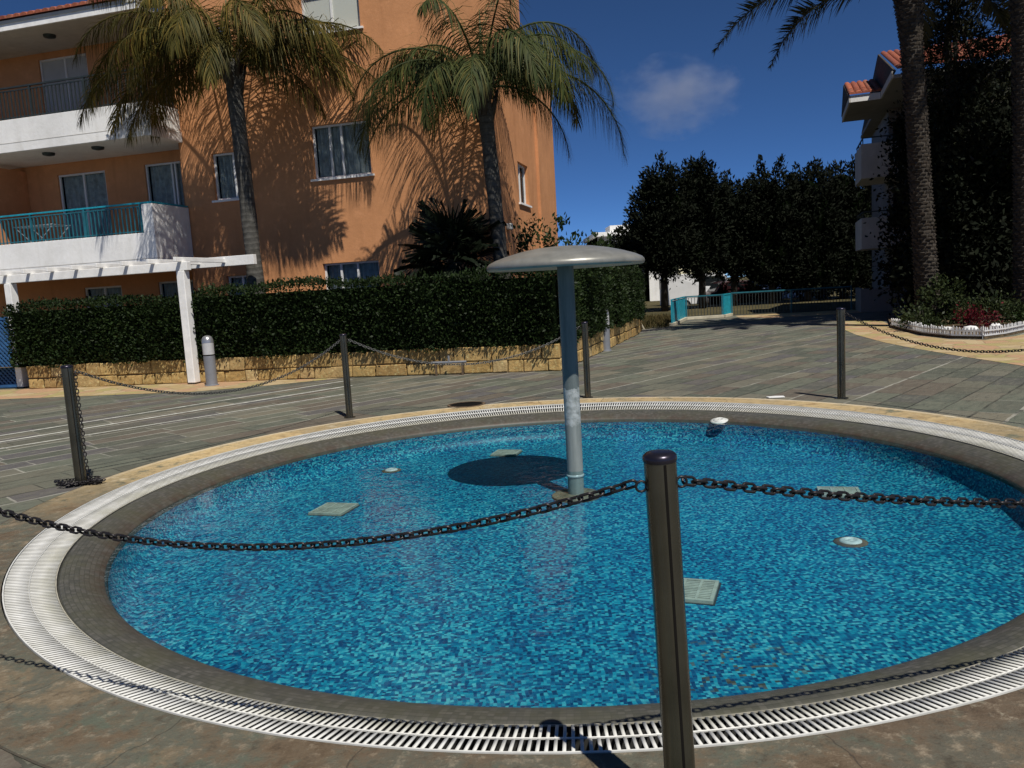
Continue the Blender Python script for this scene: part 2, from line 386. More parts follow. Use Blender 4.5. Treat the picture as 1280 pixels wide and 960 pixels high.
# ---- slate paving
def slate(name):
    t = NT(name); v = t._tc('Object')
    wob = t.vec('SCALE', t.vec('SUBTRACT', t.noise(v, 3.5, 4, .6, 1), (.5, .5, .5)), scale=.05)
    rot = t.n.new('ShaderNodeVectorRotate'); rot.inputs['Angle'].default_value = R(-47); t.set(rot.inputs[0], t.vec('ADD', v, wob))
    p = t.xyz(rot.outputs[0])
    py = t.math('DIVIDE', p[1], .335); row = t.math('FLOOR', py)
    rw = cellnoise(t, row, 7.)
    px = t.math('ADD', t.math('DIVIDE', p[0], t.math('ADD', .5, t.math('MULTIPLY', rw[0], .42))), t.math('MULTIPLY', rw[0], 13.7))
    colm = t.math('FLOOR', px); wn = cellnoise(t, colm, row)
    c = t.ramp(wn[0], [(0, (.062, .078, .055)), (.15, (.125, .148, .105)), (.3, (.088, .080, .098)), (.42, (.145, .150, .105)), (.54, (.125, .090, .066)), (.66, (.090, .112, .082)), (.76, (.175, .165, .120)), (.86, (.070, .074, .068)), (.93, (.215, .190, .130))], 'CONSTANT')
    nx = t.vec('MULTIPLY', rot.outputs[0], (1., 3.2, 1.)); n1 = t.noise(nx, 4, 9, .72); n2 = t.noise(v, 17, 5, .7); n3 = t.noise(v, .45, 4, .6)
    c = t.mix(t.maprange(n1, .50, .64, 0., .65), c, (.215, .21, .155))
    c = t.mix(t.maprange(n1, .47, .36, 0., .85), c, (.036, .042, .032))
    c = t.mix(t.maprange(n3, .45, .66, 0., .45), c, (.140, .112, .078))
    c = t.mix(t.maprange(n2, .58, .72, 0., .65), c, (.27, .26, .21))
    c = t.mix(t.maprange(n2, .42, .30, 0., .6), c, (.035, .036, .03))
    c = t.mix(.47, c, (.108, .105, .086))
    fx = t.math('FRACT', px); fy = t.math('FRACT', py)
    j = t.math('MAXIMUM', t.math('LESS_THAN', fx, .022), t.math('LESS_THAN', fy, t.math('ADD', .05, t.math('MULTIPLY', rw[0], .06))))
    jc = t.ramp(t.math('ADD', t.math('MULTIPLY', t.noise(v, 1.7, 4), .6), t.math('MULTIPLY', rw[0], .5)), [(.42, (.022, .022, .018)), (.6, (.030, .030, .024)), (.66, (.34, .33, .28))])
    c = t.mix(t.math('MULTIPLY', j, t.maprange(t.noise(v, 2.4, 3), .3, .6, .2, .8)), c, jc)
    h = t.math('SUBTRACT', t.math('ADD', n1, t.math('MULTIPLY', wn[0], .35)), t.math('MULTIPLY', j, .8))
    return t.fin(c, .74, t.bump(h, .6, .014), 0, .3)
M['slate'] = slate('slate_paving')
t = NT('crazy_paving'); v = t._tc('Object')
vo = t.n.new('ShaderNodeTexVoronoi'); vo.feature = 'F1'; vo.inputs['Scale'].default_value = 2.6; t.set(vo.inputs['Vector'], v)
ve = t.n.new('ShaderNodeTexVoronoi'); ve.feature = 'DISTANCE_TO_EDGE'; ve.inputs['Scale'].default_value = 2.6; t.set(ve.inputs['Vector'], v)
rc = t.xyz(vo.outputs['Color'])
c = t.ramp(rc[0], [(0, (.40, .30, .15)), (.3, (.46, .36, .21)), (.55, (.36, .31, .13)), (.75, (.44, .27, .16)), (1, (.52, .44, .29))], 'CONSTANT')
n1 = t.noise(v, 7, 6, .65); c = t.mix(t.maprange(n1, .4, .72, 0., .6), c, (.30, .22, .12))
je = t.maprange(ve.outputs[0], .0, .05, 1., 0.)
c = t.mix(t.math('MULTIPLY', je, .6), c, (.24, .18, .11))
M['crazy'] = t.fin(c, .85, t.bump(t.math('SUBTRACT', n1, je), .5, .012), 0, .2)
t = NT('ground_earth'); v = t._tc('Object'); n1 = t.noise(v, .5, 8, .65); n2 = t.noise(v, 6, 6, .7)
c = t.ramp(n1, [(.3, (.055, .05, .024)), (.5, (.085, .07, .035)), (.7, (.13, .105, .055))])
c = t.mix(t.maprange(n2, .45, .65, 0., .6), c, (.045, .05, .02))
M['earth'] = t.fin(c, .95, t.bump(n2, .8, .05), 0, .1)
M['joint'] = plain('pale_joint', (.46, .46, .41), .8, 0, .35, 9, .2)
# ---- water: clear, rippled, reflecting the sky
t = NT('pool_water'); v = t._tc('Object'); x = t.xyz(v)
nb = t.math('ADD', t.noise(v, 4.5, 3, .5, dist=.6), t.math('MULTIPLY', t.noise(v, 17, 2, .5), .28))
bp = t.bump(nb, .16, .05)
tp = t.n.new('ShaderNodeBsdfTransparent'); tp.inputs[0].default_value = (.78, .93, .97, 1)
gl = t.n.new('ShaderNodeBsdfGlossy'); gl.inputs['Roughness'].default_value = .02; t.t.links.new(bp, gl.inputs['Normal'])
fr = t.n.new('ShaderNodeFresnel'); fr.inputs[0].default_value = 1.33; t.t.links.new(bp, fr.inputs['Normal'])
mx = t.n.new('ShaderNodeMixShader'); t.t.links.new(fr.outputs[0], mx.inputs[0]); t.t.links.new(tp.outputs[0], mx.inputs[1]); t.t.links.new(gl.outputs[0], mx.inputs[2])
t.t.links.new(mx.outputs[0], t.out.inputs[0]); M['water'] = t.m
# ---- cloud volume
t = NT('cloud_vapour'); t.n.remove(t.b); v = t._tc('Object')
pv = t.n.new('ShaderNodeVolumePrincipled'); pv.inputs['Color'].default_value = (.95, .95, 1, 1); pv.inputs['Anisotropy'].default_value = .2
ln = t.vec('LENGTH', v, out=1)
n1 = t.noise(v, 2.1, 9, .68)
den = t.math('MULTIPLY', t.maprange(t.math('ADD', ln, t.math('MULTIPLY', t.math('SUBTRACT', n1, .5), -3.0)), .85, .0, 0., 1.)  , .014)
t.t.links.new(den, pv.inputs['Density']); t.t.links.new(pv.outputs[0], t.out.inputs['Volume']); M['cloud'] = t.m

# ------------------------------------------------------------------ setting: ground and pool
def annulus(name, mat, r0, r1, z, n=160, rings=1):
    m = MB(); m.lathe([(r0 + (r1 - r0) * i / rings, 0) for i in range(rings + 1)], n)
    o = m.build(name, mat, recalc=False); o.location = (PC[0], PC[1], z)
    for p_ in o.data.polygons: pass
    return tag(o, kind='structure')
def struct(o, label=None): return tag(o, label, kind='structure')
annulus('ground', M['earth'], 24, 900, -.012, 96)
annulus('slate_paving', M['slate'], 4.21, 25.5, 0, 160)
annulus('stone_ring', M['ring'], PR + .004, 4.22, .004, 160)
m = MB(); m.lathe([(PR + .003, .004), (PR + .003, -.2), (3.535, -.2), (3.535, -.066)], 160)
tag(m.build('grate_channel', M['channel'], smooth=False, recalc=False, loc=(PC[0], PC[1], 0)), kind='structure')
m = MB(); m.lathe([(3.5445, -.060), (3.543, -.056), (3.525, -.052), (3.49, -.053), (3.45, -.059), (3.41, -.07), (3.37, -.085), (3.335, -.103), (3.31, -.12), (3.297, -.14), (3.288, -.18)], 192)
tag(m.build('pool_rim', M['rim'], smooth=True, recalc=False, loc=(PC[0], PC[1], 0)), kind='structure')
FZ = -.37
m = MB(); m.lathe([(3.289, -.16), (3.28, -.25), (3.255, -.30), (3.215, -.345), (3.15, FZ), (2.0, FZ), (1.0, FZ), (.001, FZ)], 128)
tag(m.build('pool_floor', M['mosaic'], smooth=True, recalc=False, loc=(PC[0], PC[1], 0)), kind='structure')
m = MB(); m.lathe([(3.307, 0), (2, 0), (1, 0), (.001, 0)], 128)
o = m.build('water', M['water'], smooth=True, recalc=False, loc=(PC[0], PC[1], -.128)); tag(o, kind='structure')

# slatted overflow grate
g = thing('overflow_grate', 'white slatted overflow grate circling the round pool', 'drain grate', (PC[0], PC[1], 0))
def slats(r0, r1, n, z, w, name):
    a = (np.arange(n) + .5) * 2 * PI / n
    ca, sa = np.cos(a), np.sin(a)
    V = []
    for dz_ in (-.004, 0):
        for rr in (r0, r1):
            for s_ in (-1, 1):
                hw = w * .5 * (rr / 3.7)
                V.append(np.stack([rr * ca - s_ * hw * sa, rr * sa + s_ * hw * ca, np.full(n, z + dz_ - .19 * (3.81 - rr))], 1))
    V = np.stack(V, 1).reshape(-1, 3)
    q = np.array([(4, 5, 7, 6), (0, 1, 5, 4), (2, 6, 7, 3), (0, 4, 6, 2), (1, 3, 7, 5)])
    F = (np.arange(n)[:, None, None] * 8 + q[None]).reshape(-1, 4)
    return np_mesh(name, V, F, M['grate'], g)
slats(3.556, 3.679, 800, .003, .0118, 'inner_slats')
slats(3.683, 3.797, 800, .003, .0118, 'outer_slats')
m = MB(); m.lathe([(3.6785, -.026), (3.6785, -.0195), (3.681, -.0165), (3.6835, -.0185), (3.6835, -.024)], 192); m.build('middle_bar', M['grate'], g, recalc=False)
m = MB(); m.lathe([(3.799, -.008), (3.799, .006), (3.806, .006), (3.806, -.02)], 192); m.build('outer_edge', M['grate'], g, recalc=False)
m = MB(); m.lathe([(3.549, -.054), (3.549, -.0475), (3.555, -.0462), (3.555, -.052)], 192); m.build('inner_edge', M['grate_old'], g, recalc=False)

def sheet(name, pts, z, mat, label=None):
    m = MB(); m.poly(pts, z); o = m.build(name, mat, recalc=False)
    if o.data.polygons[0].normal.z < 0: o.data.flip_normals()
    return tag(o, label, kind='structure')
sheet('sandstone_strip', [(-16, 16.2), (-9.45, 14.62), (-5.7, 14.02), (-4.4, 14.35), (-3.2, 14.93), (-6.3, 15.7), (-10, 16.45), (-16, 17.8)], .004, M['crazy'])
sheet('sandstone_path', [(7.6, 8.6), (7.22, 11), (7.25, 12.74), (7.36, 14.6), (7.5, 15.87), (7.9, 18), (8.7, 21), (9.62, 23), (10.6, 22.6), (9.7, 20.0), (9.2, 18.6), (8.72, 16.9), (8.72, 15.6), (9.1, 15.1), (9.9, 15.5), (11, 16.3), (13, 17.3), (18, 18), (18, 8.6)], .004, M['crazy'])
sheet('sandstone_patch', [(8.3, 28.6), (8.9, 27.3), (10.5, 26.7), (12.2, 27.0), (12.8, 28.6), (12.7, 29.3), (8.5, 29.75)], .004, M['crazy'])
for k, (p_, q_) in enumerate((((-8.2, 8.11), (-2.93, 14.49)), ((-8.2, 7.33), (-2.75, 13.55)), ((-8.2, 6.75), (-2.65, 12.36)))):
    d = (Vector(q_) - Vector(p_)).normalized(); nrm = Vector((-d.y, d.x)) * (.034, .038, .028)[k]
    P4 = [Vector(p_) + nrm, Vector(p_) - nrm, Vector(q_) - nrm, Vector(q_) + nrm]
    sheet('paving_joint', [tuple(v_) for v_ in P4], .0045, M['joint'])
sheet('garden_soil', [(-14, 17.3), (-10, 16.5), (.8, 14.15), (1.95, 17.4), (3.6, 22.5), (4.0, 24.4), (3.0, 30), (-14, 30)], .46, M['soil'])

# pool fittings
def drain_grate(loc, rz, w, h):
    g = thing('floor_drain', None, 'drain grate', loc, rz, 'square drain grates on the pool floor')
    m = MB(); e = .022
    m.box((-w/2, -h/2, 0), (w/2, -h/2 + e, .022)); m.box((-w/2, h/2 - e, 0), (w/2, h/2, .022))
    m.box((-w/2, -h/2 + e, 0), (-w/2 + e, h/2 - e, .022)); m.box((w/2 - e, -h/2 + e, 0), (w/2, h/2 - e, .022))
    m.box((-w/6 - .008, -h/2 + e, 0), (-w/6 + .008, h/2 - e, .021)); m.box((w/6 - .008, -h/2 + e, 0), (w/6 + .008, h/2 - e, .021))
    m.build('frame', M['grate_old'], g)
    m = MB(); n = 11
    for i in range(n):
        y = -h/2 + e + (h - 2 * e) * (i + .5) / n
        m.box((-w/2 + e, y - .0075, .004), (w/2 - e, y + .0075, .017))
    m.build('slats', M['grate_old'], g)
    m = MB(); m.box((-w/2 - .012, -h/2 - .012, -.02), (w/2 + .012, h/2 + .012, .003)); m.build('recess', M['channel'], g)
    return g
for (x_, y_, rz, w, h, lb) in ((-1.65, 6.89, R(-17), .32, .33, 'grey square drain grate at left of pool floor, wide slats showing'),
                              (-.11, 8.89, R(-18), .29, .27, 'tan square drain grate beside the round canopy shadow'),
                              (2.70, 6.50, R(-16), .33, .28, 'pale drain grate partly behind the right-hand near chain'),
                              (1.00, 4.57, R(-21), .30, .33, 'pale drain grate just right of the tall near post')):
    drain_grate((x_, y_, FZ), rz, w, h)['label'] = lb
def nozzle(loc, r, lb, face=None):
    g = thing('pool_nozzle', lb, 'nozzle', loc, 0, 'round nozzles set in the pool')
    m = MB(); m.lathe([(r * 1.5, 0), (r * 1.5, .004), (r * 1.1, .009), (r, .009)], 28); m.build('rim', M['fitting'] if face else M['rust'], g, smooth=True, recalc=False)
    m = MB(); m.lathe([(r, .004), (r * .97, .014), (r * .8, .020), (r * .5, .023), (r * .45, .014), (r * .2, .014), (r * .16, .02), (.001, .02)], 28); m.build('cap', M['fitting'], g, smooth=True, recalc=False)
    if face: g.rotation_euler = Vector(face).to_track_quat('Z', 'Y').to_euler()
    return g
nozzle((-1.35, 8.36, FZ), .07, 'small white nozzle in a rusty ring, left of the canopy shadow')
nozzle((2.27, 5.28, FZ), .075, 'round white nozzle on the pool floor, right of the tall post')
nozzle((2.32, 8.84, -.118), .066, 'white round fitting on the far pool edge at the waterline', (-.12, -.17, .97))

# mushroom shower
SX, SY = .515, 6.88
sh = thing('mushroom_shower', 'grey metal mushroom shower standing in the round pool', 'shower', (SX, SY, FZ))
m = MB(); H = 2.02
m.lathe([(.662, H), (.672, H + .006), (.677, H + .018), (.675, H + .04), (.655, H + .062), (.60, H + .088), (.50, H + .12), (.38, H + .15), (.25, H + .172), (.12, H + .182), (.001, H + .185)], 64)
m.lathe([(.66, H), (.60, H + .005), (.3, H + .012), (.07, H + .012)], 64)
m.build('canopy', M['canopy'], sh, smooth=True, recalc=False)
m = MB(); m.lathe([(.071, .012), (.071, H + .03)], 32); m.build('pole', M['column'], sh, smooth=True)
m = MB(); m.lathe([(.071, .185), (.078, .188), (.078, .205), (.071, .208)], 32); m.build('collar', M['lamp_head'], sh, smooth=True)
m = MB(); m.lathe([(.215, 0), (.215, .018), (.20, .028), (.08, .034), (.071, .034)], 40); m.build('base_flange', M['flange'], sh, smooth=True, angle=40)

# chain posts
def chain_post(label, loc, rz, r=.042, H=1.05, seam=True):
    g = thing('chain_post', label, 'post', loc, rz, 'dark steel posts around the pool')
    m = MB(); m.lathe([(r, 0), (r, H - .012)], 28); m.build('shaft', M['steel'], g, smooth=True)
    m = MB(); m.lathe([(r + .001, H - .014), (r + .0025, H - .008), (r + .0015, H + .002), (r * .86, H + .009), (r * .4, H + .012), (.001, H + .0125)], 28); m.build('cap', M['steel_cap'], g, smooth=True, recalc=False)
    if seam:
        m = MB(); m.box((-.0034, -r - .0012, .01), (.0034, -r + .004, H - .016)); m.build('seam', M['slot_dark'], g)
    m = MB(); m.lathe([(r * 1.7, 0), (r * 1.7, .008), (r * 1.05, .012), (r, .012)], 28); m.build('base_plate', M['steel'], g, smooth=True, angle=40)
    for s_ in (-1, 1):
        m = MB(); pts = [(s_ * (r + .012 + .014 * math.cos(a_)), 0, H - .075 + .014 * math.sin(a_)) for a_ in np.linspace(0, 2 * PI, 13)]
        m.tube(pts, .0035, 6, cap=False); m.build('eyelet', M['chain'], g, smooth=True)
    return g
    return g
POSTS = dict(near=(.40, 2.01), left=(-3.86, 6.89), p2=(-2.07, 9.9), p3=(1.0, 10.45), p4=(3.85, 9.18), outl=(-2.5, 3.0), outr=(3.0, 2.8), outr2=(5.1, 6.1))
chain_post('tall dark post in the foreground, between two sagging chains', POSTS['near'] + (0,), R(6)).rotation_euler.y = R(-1.65)   # it leans a little
chain_post('dark post at left with a loose chain heaped round its base', POSTS['left'] + (0,), R(35), .048)
chain_post('thin dark post on the far edge in front of the stone wall', POSTS['p2'] + (0,), R(20))
chain_post('thin dark post on the far edge just right of the shower pole', POSTS['p3'] + (0,), 0, .042, 1.0)
chain_post('dark post on the far edge at right, before the turquoise railing', POSTS['p4'] + (0,), R(-35), .046)
chain_post('dark post beyond the left end of the near chain', POSTS['outl'] + (0,), R(60))
chain_post('dark post beyond the right end of the near chain', POSTS['outr'] + (0,), R(-60))
chain_post('dark post beyond the right end of the far chain', POSTS['outr2'] + (0,), R(-60))

def chain(pts, name, label, mat, pitch=.031, wire=.0042, wide=.0115, group='black chains between the posts', half=None):
    """real interlinked links along a polyline of points"""
    pts = [Vector(p) for p in pts]
    L = [0]
    for a_, b_ in zip(pts, pts[1:]): L.append(L[-1] + (b_ - a_).length)
    n = max(3, int(L[-1] / pitch)); ns, nc = 14, 6
    half = half or pitch * .5 + wire * 1.15
    straight = half - wide
    loop = []
    for k in range(ns):
        a_ = 2 * PI * k / ns; c_, s_ = math.cos(a_), math.sin(a_)
        loop.append(((straight if c_ > 0 else -straight) + wide * c_, wide * s_))
    V = []; F = []
    def at(s):
        s = min(max(s, 0), L[-1] - 1e-6); j = max(i for i in range(len(L) - 1) if L[i] <= s)
        return pts[j].lerp(pts[j + 1], (s - L[j]) / max(1e-9, L[j + 1] - L[j]))
    for i in range(n):
        s = (i + .5) * L[-1] / n
        c_ = at(s); T = (at(s + pitch * .5) - at(s - pitch * .5)).normalized()
        up = Vector((0, 0, 1)) if abs(T.z) < .95 else Vector((0, 1, 0))
        A = T.cross(up).normalized(); B = A.cross(T)
        tw = (0 if i % 2 else PI / 2) + .55 + random.uniform(-.15, .15)
        S = A * math.cos(tw) + B * math.sin(tw); Nn = T.cross(S)
        k0 = len(V)
        for k in range(ns):
            x_, y_ = loop[k]; xa, ya = loop[k - 1]; xb, yb = loop[(k + 1) % ns]
            tx, ty = xb - xa, yb - ya; l_ = math.hypot(tx, ty); ox, oy = ty / l_, -tx / l_
            P0 = c_ + T * x_ + S * y_; O = T * ox + S * oy
            for q in range(nc):
                a_ = 2 * PI * q / nc
                V.append(P0 + (O * math.cos(a_) + Nn * math.sin(a_)) * wire)
        for k in range(ns):
            for q in range(nc):
                F.append((k0 + k * nc + q, k0 + k * nc + (q + 1) % nc, k0 + ((k + 1) % ns) * nc + (q + 1) % nc, k0 + ((k + 1) % ns) * nc + q))
    o = np_mesh(name, np.array([tuple(v_) for v_ in V]), np.array(F), mat, smooth=True)
    return tag(o, label, 'chain', group)
def sag(A, B, s, n=48):
    A = Vector(A); B = Vector(B)
    return [A.lerp(B, i / n) - Vector((0, 0, 4 * s * (i / n) * (1 - i / n))) for i in range(n + 1)]
def post_end(k, to, z, r=.068):
    p_ = Vector(POSTS[k]); d = (Vector(POSTS[to]) - p_).normalized() * r
    return (p_.x + d.x - (.029 if k == 'near' else 0), p_.y + d.y, z)
chain(sag(post_end('near', 'outl', .975), post_end('outl', 'near', .975), .245), 'barrier_chain', 'black chain sagging across the pool from the tall near post to the left', M['chain'])
chain(sag(post_end('near', 'outr', .975), post_end('outr', 'near', .64), .072), 'barrier_chain', 'black chain running from the tall near post to the right', M['chain'])
chain(sag(post_end('left', 'p2', 1.0, .075), post_end('p2', 'left', .98), .40), 'barrier_chain', 'thin chain sagging low in front of the wall at left', M['chain_grey'])
chain(sag(post_end('p2', 'p3', .98), post_end('p3', 'p2', .95), .40), 'barrier_chain', 'thin grey chain sagging behind the shower pole', M['chain_grey'])
chain(sag(post_end('p4', 'outr2', 1.0), post_end('outr2', 'p4', 1.0), .36), 'barrier_chain', 'thin chain sagging before the flower bed at right', M['chain'])
# chain hanging down the left post and heaped at its foot
lp = Vector(POSTS['left']).to_3d(); sd = Vector((.075, -.02, 0)); pts = [lp + sd + Vector((0, 0, 1.0 - i * .05)) + Vector((random.uniform(-.003, .003), random.uniform(-.003, .003), 0)) for i in range(20)]
for i in range(46):
    a_ = i * .42 - .6; rr = .10 + .05 * math.sin(i * 1.7) + (.05 if i > 30 else 0)
    pts.append(lp + Vector((rr * math.cos(a_) * 1.3, rr * math.sin(a_) * .7 - .03, .012 + .012 * (i // 15))))
chain(pts, 'loose_chain', 'loose chain hanging down the left post and heaped at its foot', M['chain'], group='black chains between the posts')

# small things on the paving
m = MB(); m.poly([(-.09, -.04), (.10, -.05), (.11, .035), (.02, .06), (-.10, .04)], 0, .012)
tag(m.build('paper_scrap', M['scrap'], loc=(3.18, 9.5, .006), bevel=.003), 'white scrap of paper lying beyond the far pool ring', 'litter')
g = thing('drain_cover', 'dark drain cover set in the paving beyond the pool ring', 'drain cover', (-.62, 10.42, .004), R(35))
m = MB(); m.lathe([(.001, .006), (.20, .006), (.22, .004), (.22, 0)], 24); m.build('plate', M['slot_dark'], g)
m = MB(); m.lathe([(.22, 0), (.22, .008), (.255, .008), (.255, 0)], 24); m.build('rim', M['rust'], g)
g = thing('water_pipe', 'short grey pipe with a tee lying along the stone wall', 'pipe', (-1.12, 14.30, .24), R(-13))
m = MB(); m.tube([(-.33, 0, 0), (.33, 0, 0)], .022, 10); m.build('pipe', M['lamp_body'], g, smooth=True, angle=40)
m = MB(); m.tube([(0, 0, .024), (0, 0, .12)], .02, 10); m.build('riser', M['lamp_body'], g, smooth=True, angle=40)
for s_ in (-1, 1):
    m = MB(); m.box((s_ * .25 - .015, -.02, -.24), (s_ * .25 + .015, .02, -.022)); m.build('bracket', M['rust'], g)

# bollard lamps
def bollard(loc, label, H=.95):
    g = thing('bollard_lamp', label, 'bollard light', loc, 0, 'grey bollard lights by the wall'); r = .105
    m = MB(); m.lathe([(r * 1.25, 0), (r * 1.25, .02), (r, .025), (r, H * .60)], 28); m.build('body', M['lamp_body'], g, smooth=True, angle=40)
    m = MB(); m.lathe([(r * .97, H * .60), (r * .97, H * .625)], 28); m.build('ring', M['slot_dark'], g, smooth=True)
    m = MB(); m.lathe([(r, H * .625), (r, H * .86)], 28); m.build('lamp_head', M['lamp_head'], g, smooth=True)
    m = MB(); m.lathe([(r + .003, H * .86), (r * .98, H * .92), (r * .75, H * .975), (r * .35, H), (.001, H * 1.003)], 28); m.build('cap', M['lamp_cap'], g, smooth=True, recalc=False)
bollard((-5.68, 14.95, 0), 'grey bollard light beside the white pergola post at left')
bollard((2.13, 17.6, 0), 'grey bollard light at the hedge corner, right of the shower', .93)

# ------------------------------------------------------------------ stone wall, hedge
WALL = [Vector(p_) for p_ in ((-10.0, 16.36), (-6.2, 15.62), (-3.0, 14.92), (.88, 13.98), (2.02, 17.35), (3.66, 22.45), (4.1, 24.4))]
def along(path):
    L = [0]
    for a_, b_ in zip(path, path[1:]): L.append(L[-1] + (b_ - a_).length)
    return L
sw = thing('stone_wall', 'low golden stone retaining wall under the clipped hedge', 'stone wall', (-3, 14.92, 0))
off = Vector((-3, 14.92, 0)); m = MB(); core = MB()
for a_, b_ in zip(WALL, WALL[1:]):
    d = (b_ - a_); Ls = d.length; d.normalize(); nn = Vector((d.y, -d.x))
    fn = lambda s_, e_, z_: (a_.x + d.x * s_ + nn.x * e_ - off.x, a_.y + d.y * s_ + nn.y * e_ - off.y, z_)
    core.box((0, -.30, 0), (Ls, -.035, .47), fn)
    z = 0
    for hc in (.225, .265):
        s = 0
        while s < Ls - .02:
            w = min(random.uniform(.26, .72), Ls - s)
            if Ls - s - w < .12: w = Ls - s
            m.box((s + .008, -.2, z + .008), (s + w - .008, random.uniform(-.012, .018), z + hc - .006 + random.uniform(-.012, .004)), fn, .010)
            s += w
        z += hc
m.build('stone_blocks', M['stone'], sw, bevel=.016); core.build('mortar', M['mortar'], sw)

hg = thing('hedge', 'long clipped dark green hedge above the stone wall', 'hedge', (-3, 15.3, .46))
HP = [Vector(p_) for p_ in ((-10.25, 16.38), (-6.2, 15.58), (-3.0, 14.88), (.86, 13.96), (2.04, 17.35), (3.68, 22.45), (4.05, 24.2))]
HL = along(HP); off = Vector((-3, 15.3, .46))
def hpt(s):
    j = max(i for i in range(len(HL) - 1) if HL[i] <= s + 1e-9); d = (HP[j + 1] - HP[j]).normalized()
    return HP[j] + d * (s - HL[j]), d
def htop(s): return 1.80 + .035 * math.sin(s * 1.3) + .03 * math.sin(s * 3.1 + 1) - (.10 if s < 4.2 else 0)
P = []; Dn = []
def hsamp(n, face):
    for _ in range(n):
        s = random.uniform(0, HL[-1]); p_, d = hpt(s); nn = Vector((d.y, -d.x)); zt = htop(s)
        bul = .05 * math.sin(s * 2.3) + .04 * math.sin(s * 5.7 + .6)
        if face == 'front':
            z = random.uniform(.47 + .05 * math.sin(s * 4), zt); e = bul + random.gauss(0, .045) - max(0, z - zt + .15) * .5 + .03
            dr = (nn.x, nn.y, .25)
        else:
            z = zt + random.gauss(0, .04); e = random.uniform(-1.2, .05); dr = (0, 0, 1.)
        P.append((p_.x + nn.x * e - off.x, p_.y + nn.y * e - off.y, z - off.z)); Dn.append(dr)
hsamp(46000, 'front'); hsamp(12000, 'top')
for _ in range(1800):   # left end
    z = random.uniform(.47, 1.70); P.append((-10.25 + random.gauss(0, .05) - off.x, 16.38 + random.uniform(-.02, 1.1) - off.y, z - off.z)); Dn.append((-1, 0, .2))
V, F = leaf_arrays(np.array(P), .062, .2, .55, np.array(Dn) * .8)
np_mesh('foliage', V, F, M['hedge'], hg)
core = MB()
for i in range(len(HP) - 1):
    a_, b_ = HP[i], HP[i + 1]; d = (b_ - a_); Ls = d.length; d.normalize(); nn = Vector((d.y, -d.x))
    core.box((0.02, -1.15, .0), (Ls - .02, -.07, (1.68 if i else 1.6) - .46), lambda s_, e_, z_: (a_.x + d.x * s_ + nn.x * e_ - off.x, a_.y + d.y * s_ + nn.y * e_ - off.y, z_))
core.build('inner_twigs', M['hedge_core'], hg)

# ------------------------------------------------------------------ orange hotel
Q = Vector((-4.13, 18.185, 0)); UA = R(-15)
U = Vector((math.cos(UA), math.sin(UA), 0)); N = Vector((math.sin(UA), -math.cos(UA), 0))
ht = thing('hotel_building', 'orange stucco apartment block with white balconies and tiled eaves', 'building', tuple(Q), UA)
# local frame of the building: x along the front, y away from the viewer, so point (u, n, z) -> (u, -n, z)
def L3(u, n, z): return (u, -n, z)
def bb(m, u0, u1, n0, n1, z0, z1): m.box((u0, -n1, z0), (u1, -n0, z1))
def wall_holes(m, fn, a0, a1, z0, z1, holes, depth=.14):
    xs = sorted({a0, a1} | {h[0] for h in holes} | {h[1] for h in holes}); zs = sorted({z0, z1} | {h[2] for h in holes} | {h[3] for h in holes})
    for xa, xb in zip(xs, xs[1:]):
        for za, zb in zip(zs, zs[1:]):
            cx_, cz_ = (xa + xb) / 2, (za + zb) / 2
            if any(h[0] < cx_ < h[1] and h[2] < cz_ < h[3] for h in holes): continue
            m.add([fn(xa, 0, za), fn(xb, 0, za), fn(xb, 0, zb), fn(xa, 0, zb)], [(0, 1, 2, 3)])
    for (xa, xb, za, zb) in holes:
        for p_, q_ in (((xa, za), (xb, za)), ((xb, za), (xb, zb)), ((xb, zb), (xa, zb)), ((xa, zb), (xa, za))):
            m.add([fn(p_[0], 0, p_[1]), fn(q_[0], 0, q_[1]), fn(q_[0], depth, q_[1]), fn(p_[0], depth, p_[1])], [(0, 1, 2, 3)])
def window(fn, a0, a1, z0, z1, depth, kind='dark', splits=(.5,), sill=True, curtain=True, label=None):
    e = .045; d0, d1 = depth - .06, depth - .005
    m = MB()
    m.box((a0 + .002, d0, z1 - e), (a1 - .002, d1, z1 - .002), fn); m.box((a0 + .002, d0, z0 + .002), (a1 - .002, d1, z0 + e), fn)
    m.box((a0 + .002, d0, z0 + e), (a0 + e, d1, z1 - e), fn); m.box((a1 - e, d0, z0 + e), (a1 - .002, d1, z1 - e), fn)
    for s_ in splits:
        x_ = a0 + (a1 - a0) * s_; m.box((x_ - .024, d0 + .004, z0 + e), (x_ + .024, d1, z1 - e), fn)
    w = m.build('window', M['pvc'], ht)
    if label: w['label'] = label
    m = MB(); m.box((a0 + e, d1 - .022, z0 + e), (a1 - e, d1 - .014, z1 - e), fn)
    m.build('pane', {'dark': M['pane'], 'pale': M['glass_pale']}[kind], w)
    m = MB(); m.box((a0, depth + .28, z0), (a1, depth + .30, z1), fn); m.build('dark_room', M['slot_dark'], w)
    if curtain:
        m = MB(); n = 46; vs = []; fs = []
        for i in range(n + 1):
            x_ = a0 + e + (a1 - a0 - 2 * e) * i / n
            if .40 < i / n < .56 and curtain == 'part': continue
            y_ = depth + .06 + .04 * math.sin(i * 1.15) + random.uniform(-.006, .006)
            vs += [fn(x_, y_, z0 + .02), fn(x_, y_, z1 - .02)]
        fs = [(2 * i, 2 * i + 2, 2 * i + 3, 2 * i + 1) for i in range(len(vs) // 2 - 1)]
        m.add(vs, fs); m.build('curtain', M['curtain'], w, smooth=True, recalc=False)
    if sill:
        m = MB(); m.box((a0 - .07, -.05, z0 - .045), (a1 + .07, depth - .062, z0 - .001), fn); m.build('sill', M['white_wood'], w)
    return w
TOP = 9.8; GZ = 0.0; uc, ur, back = -3.44, 4.20, 9
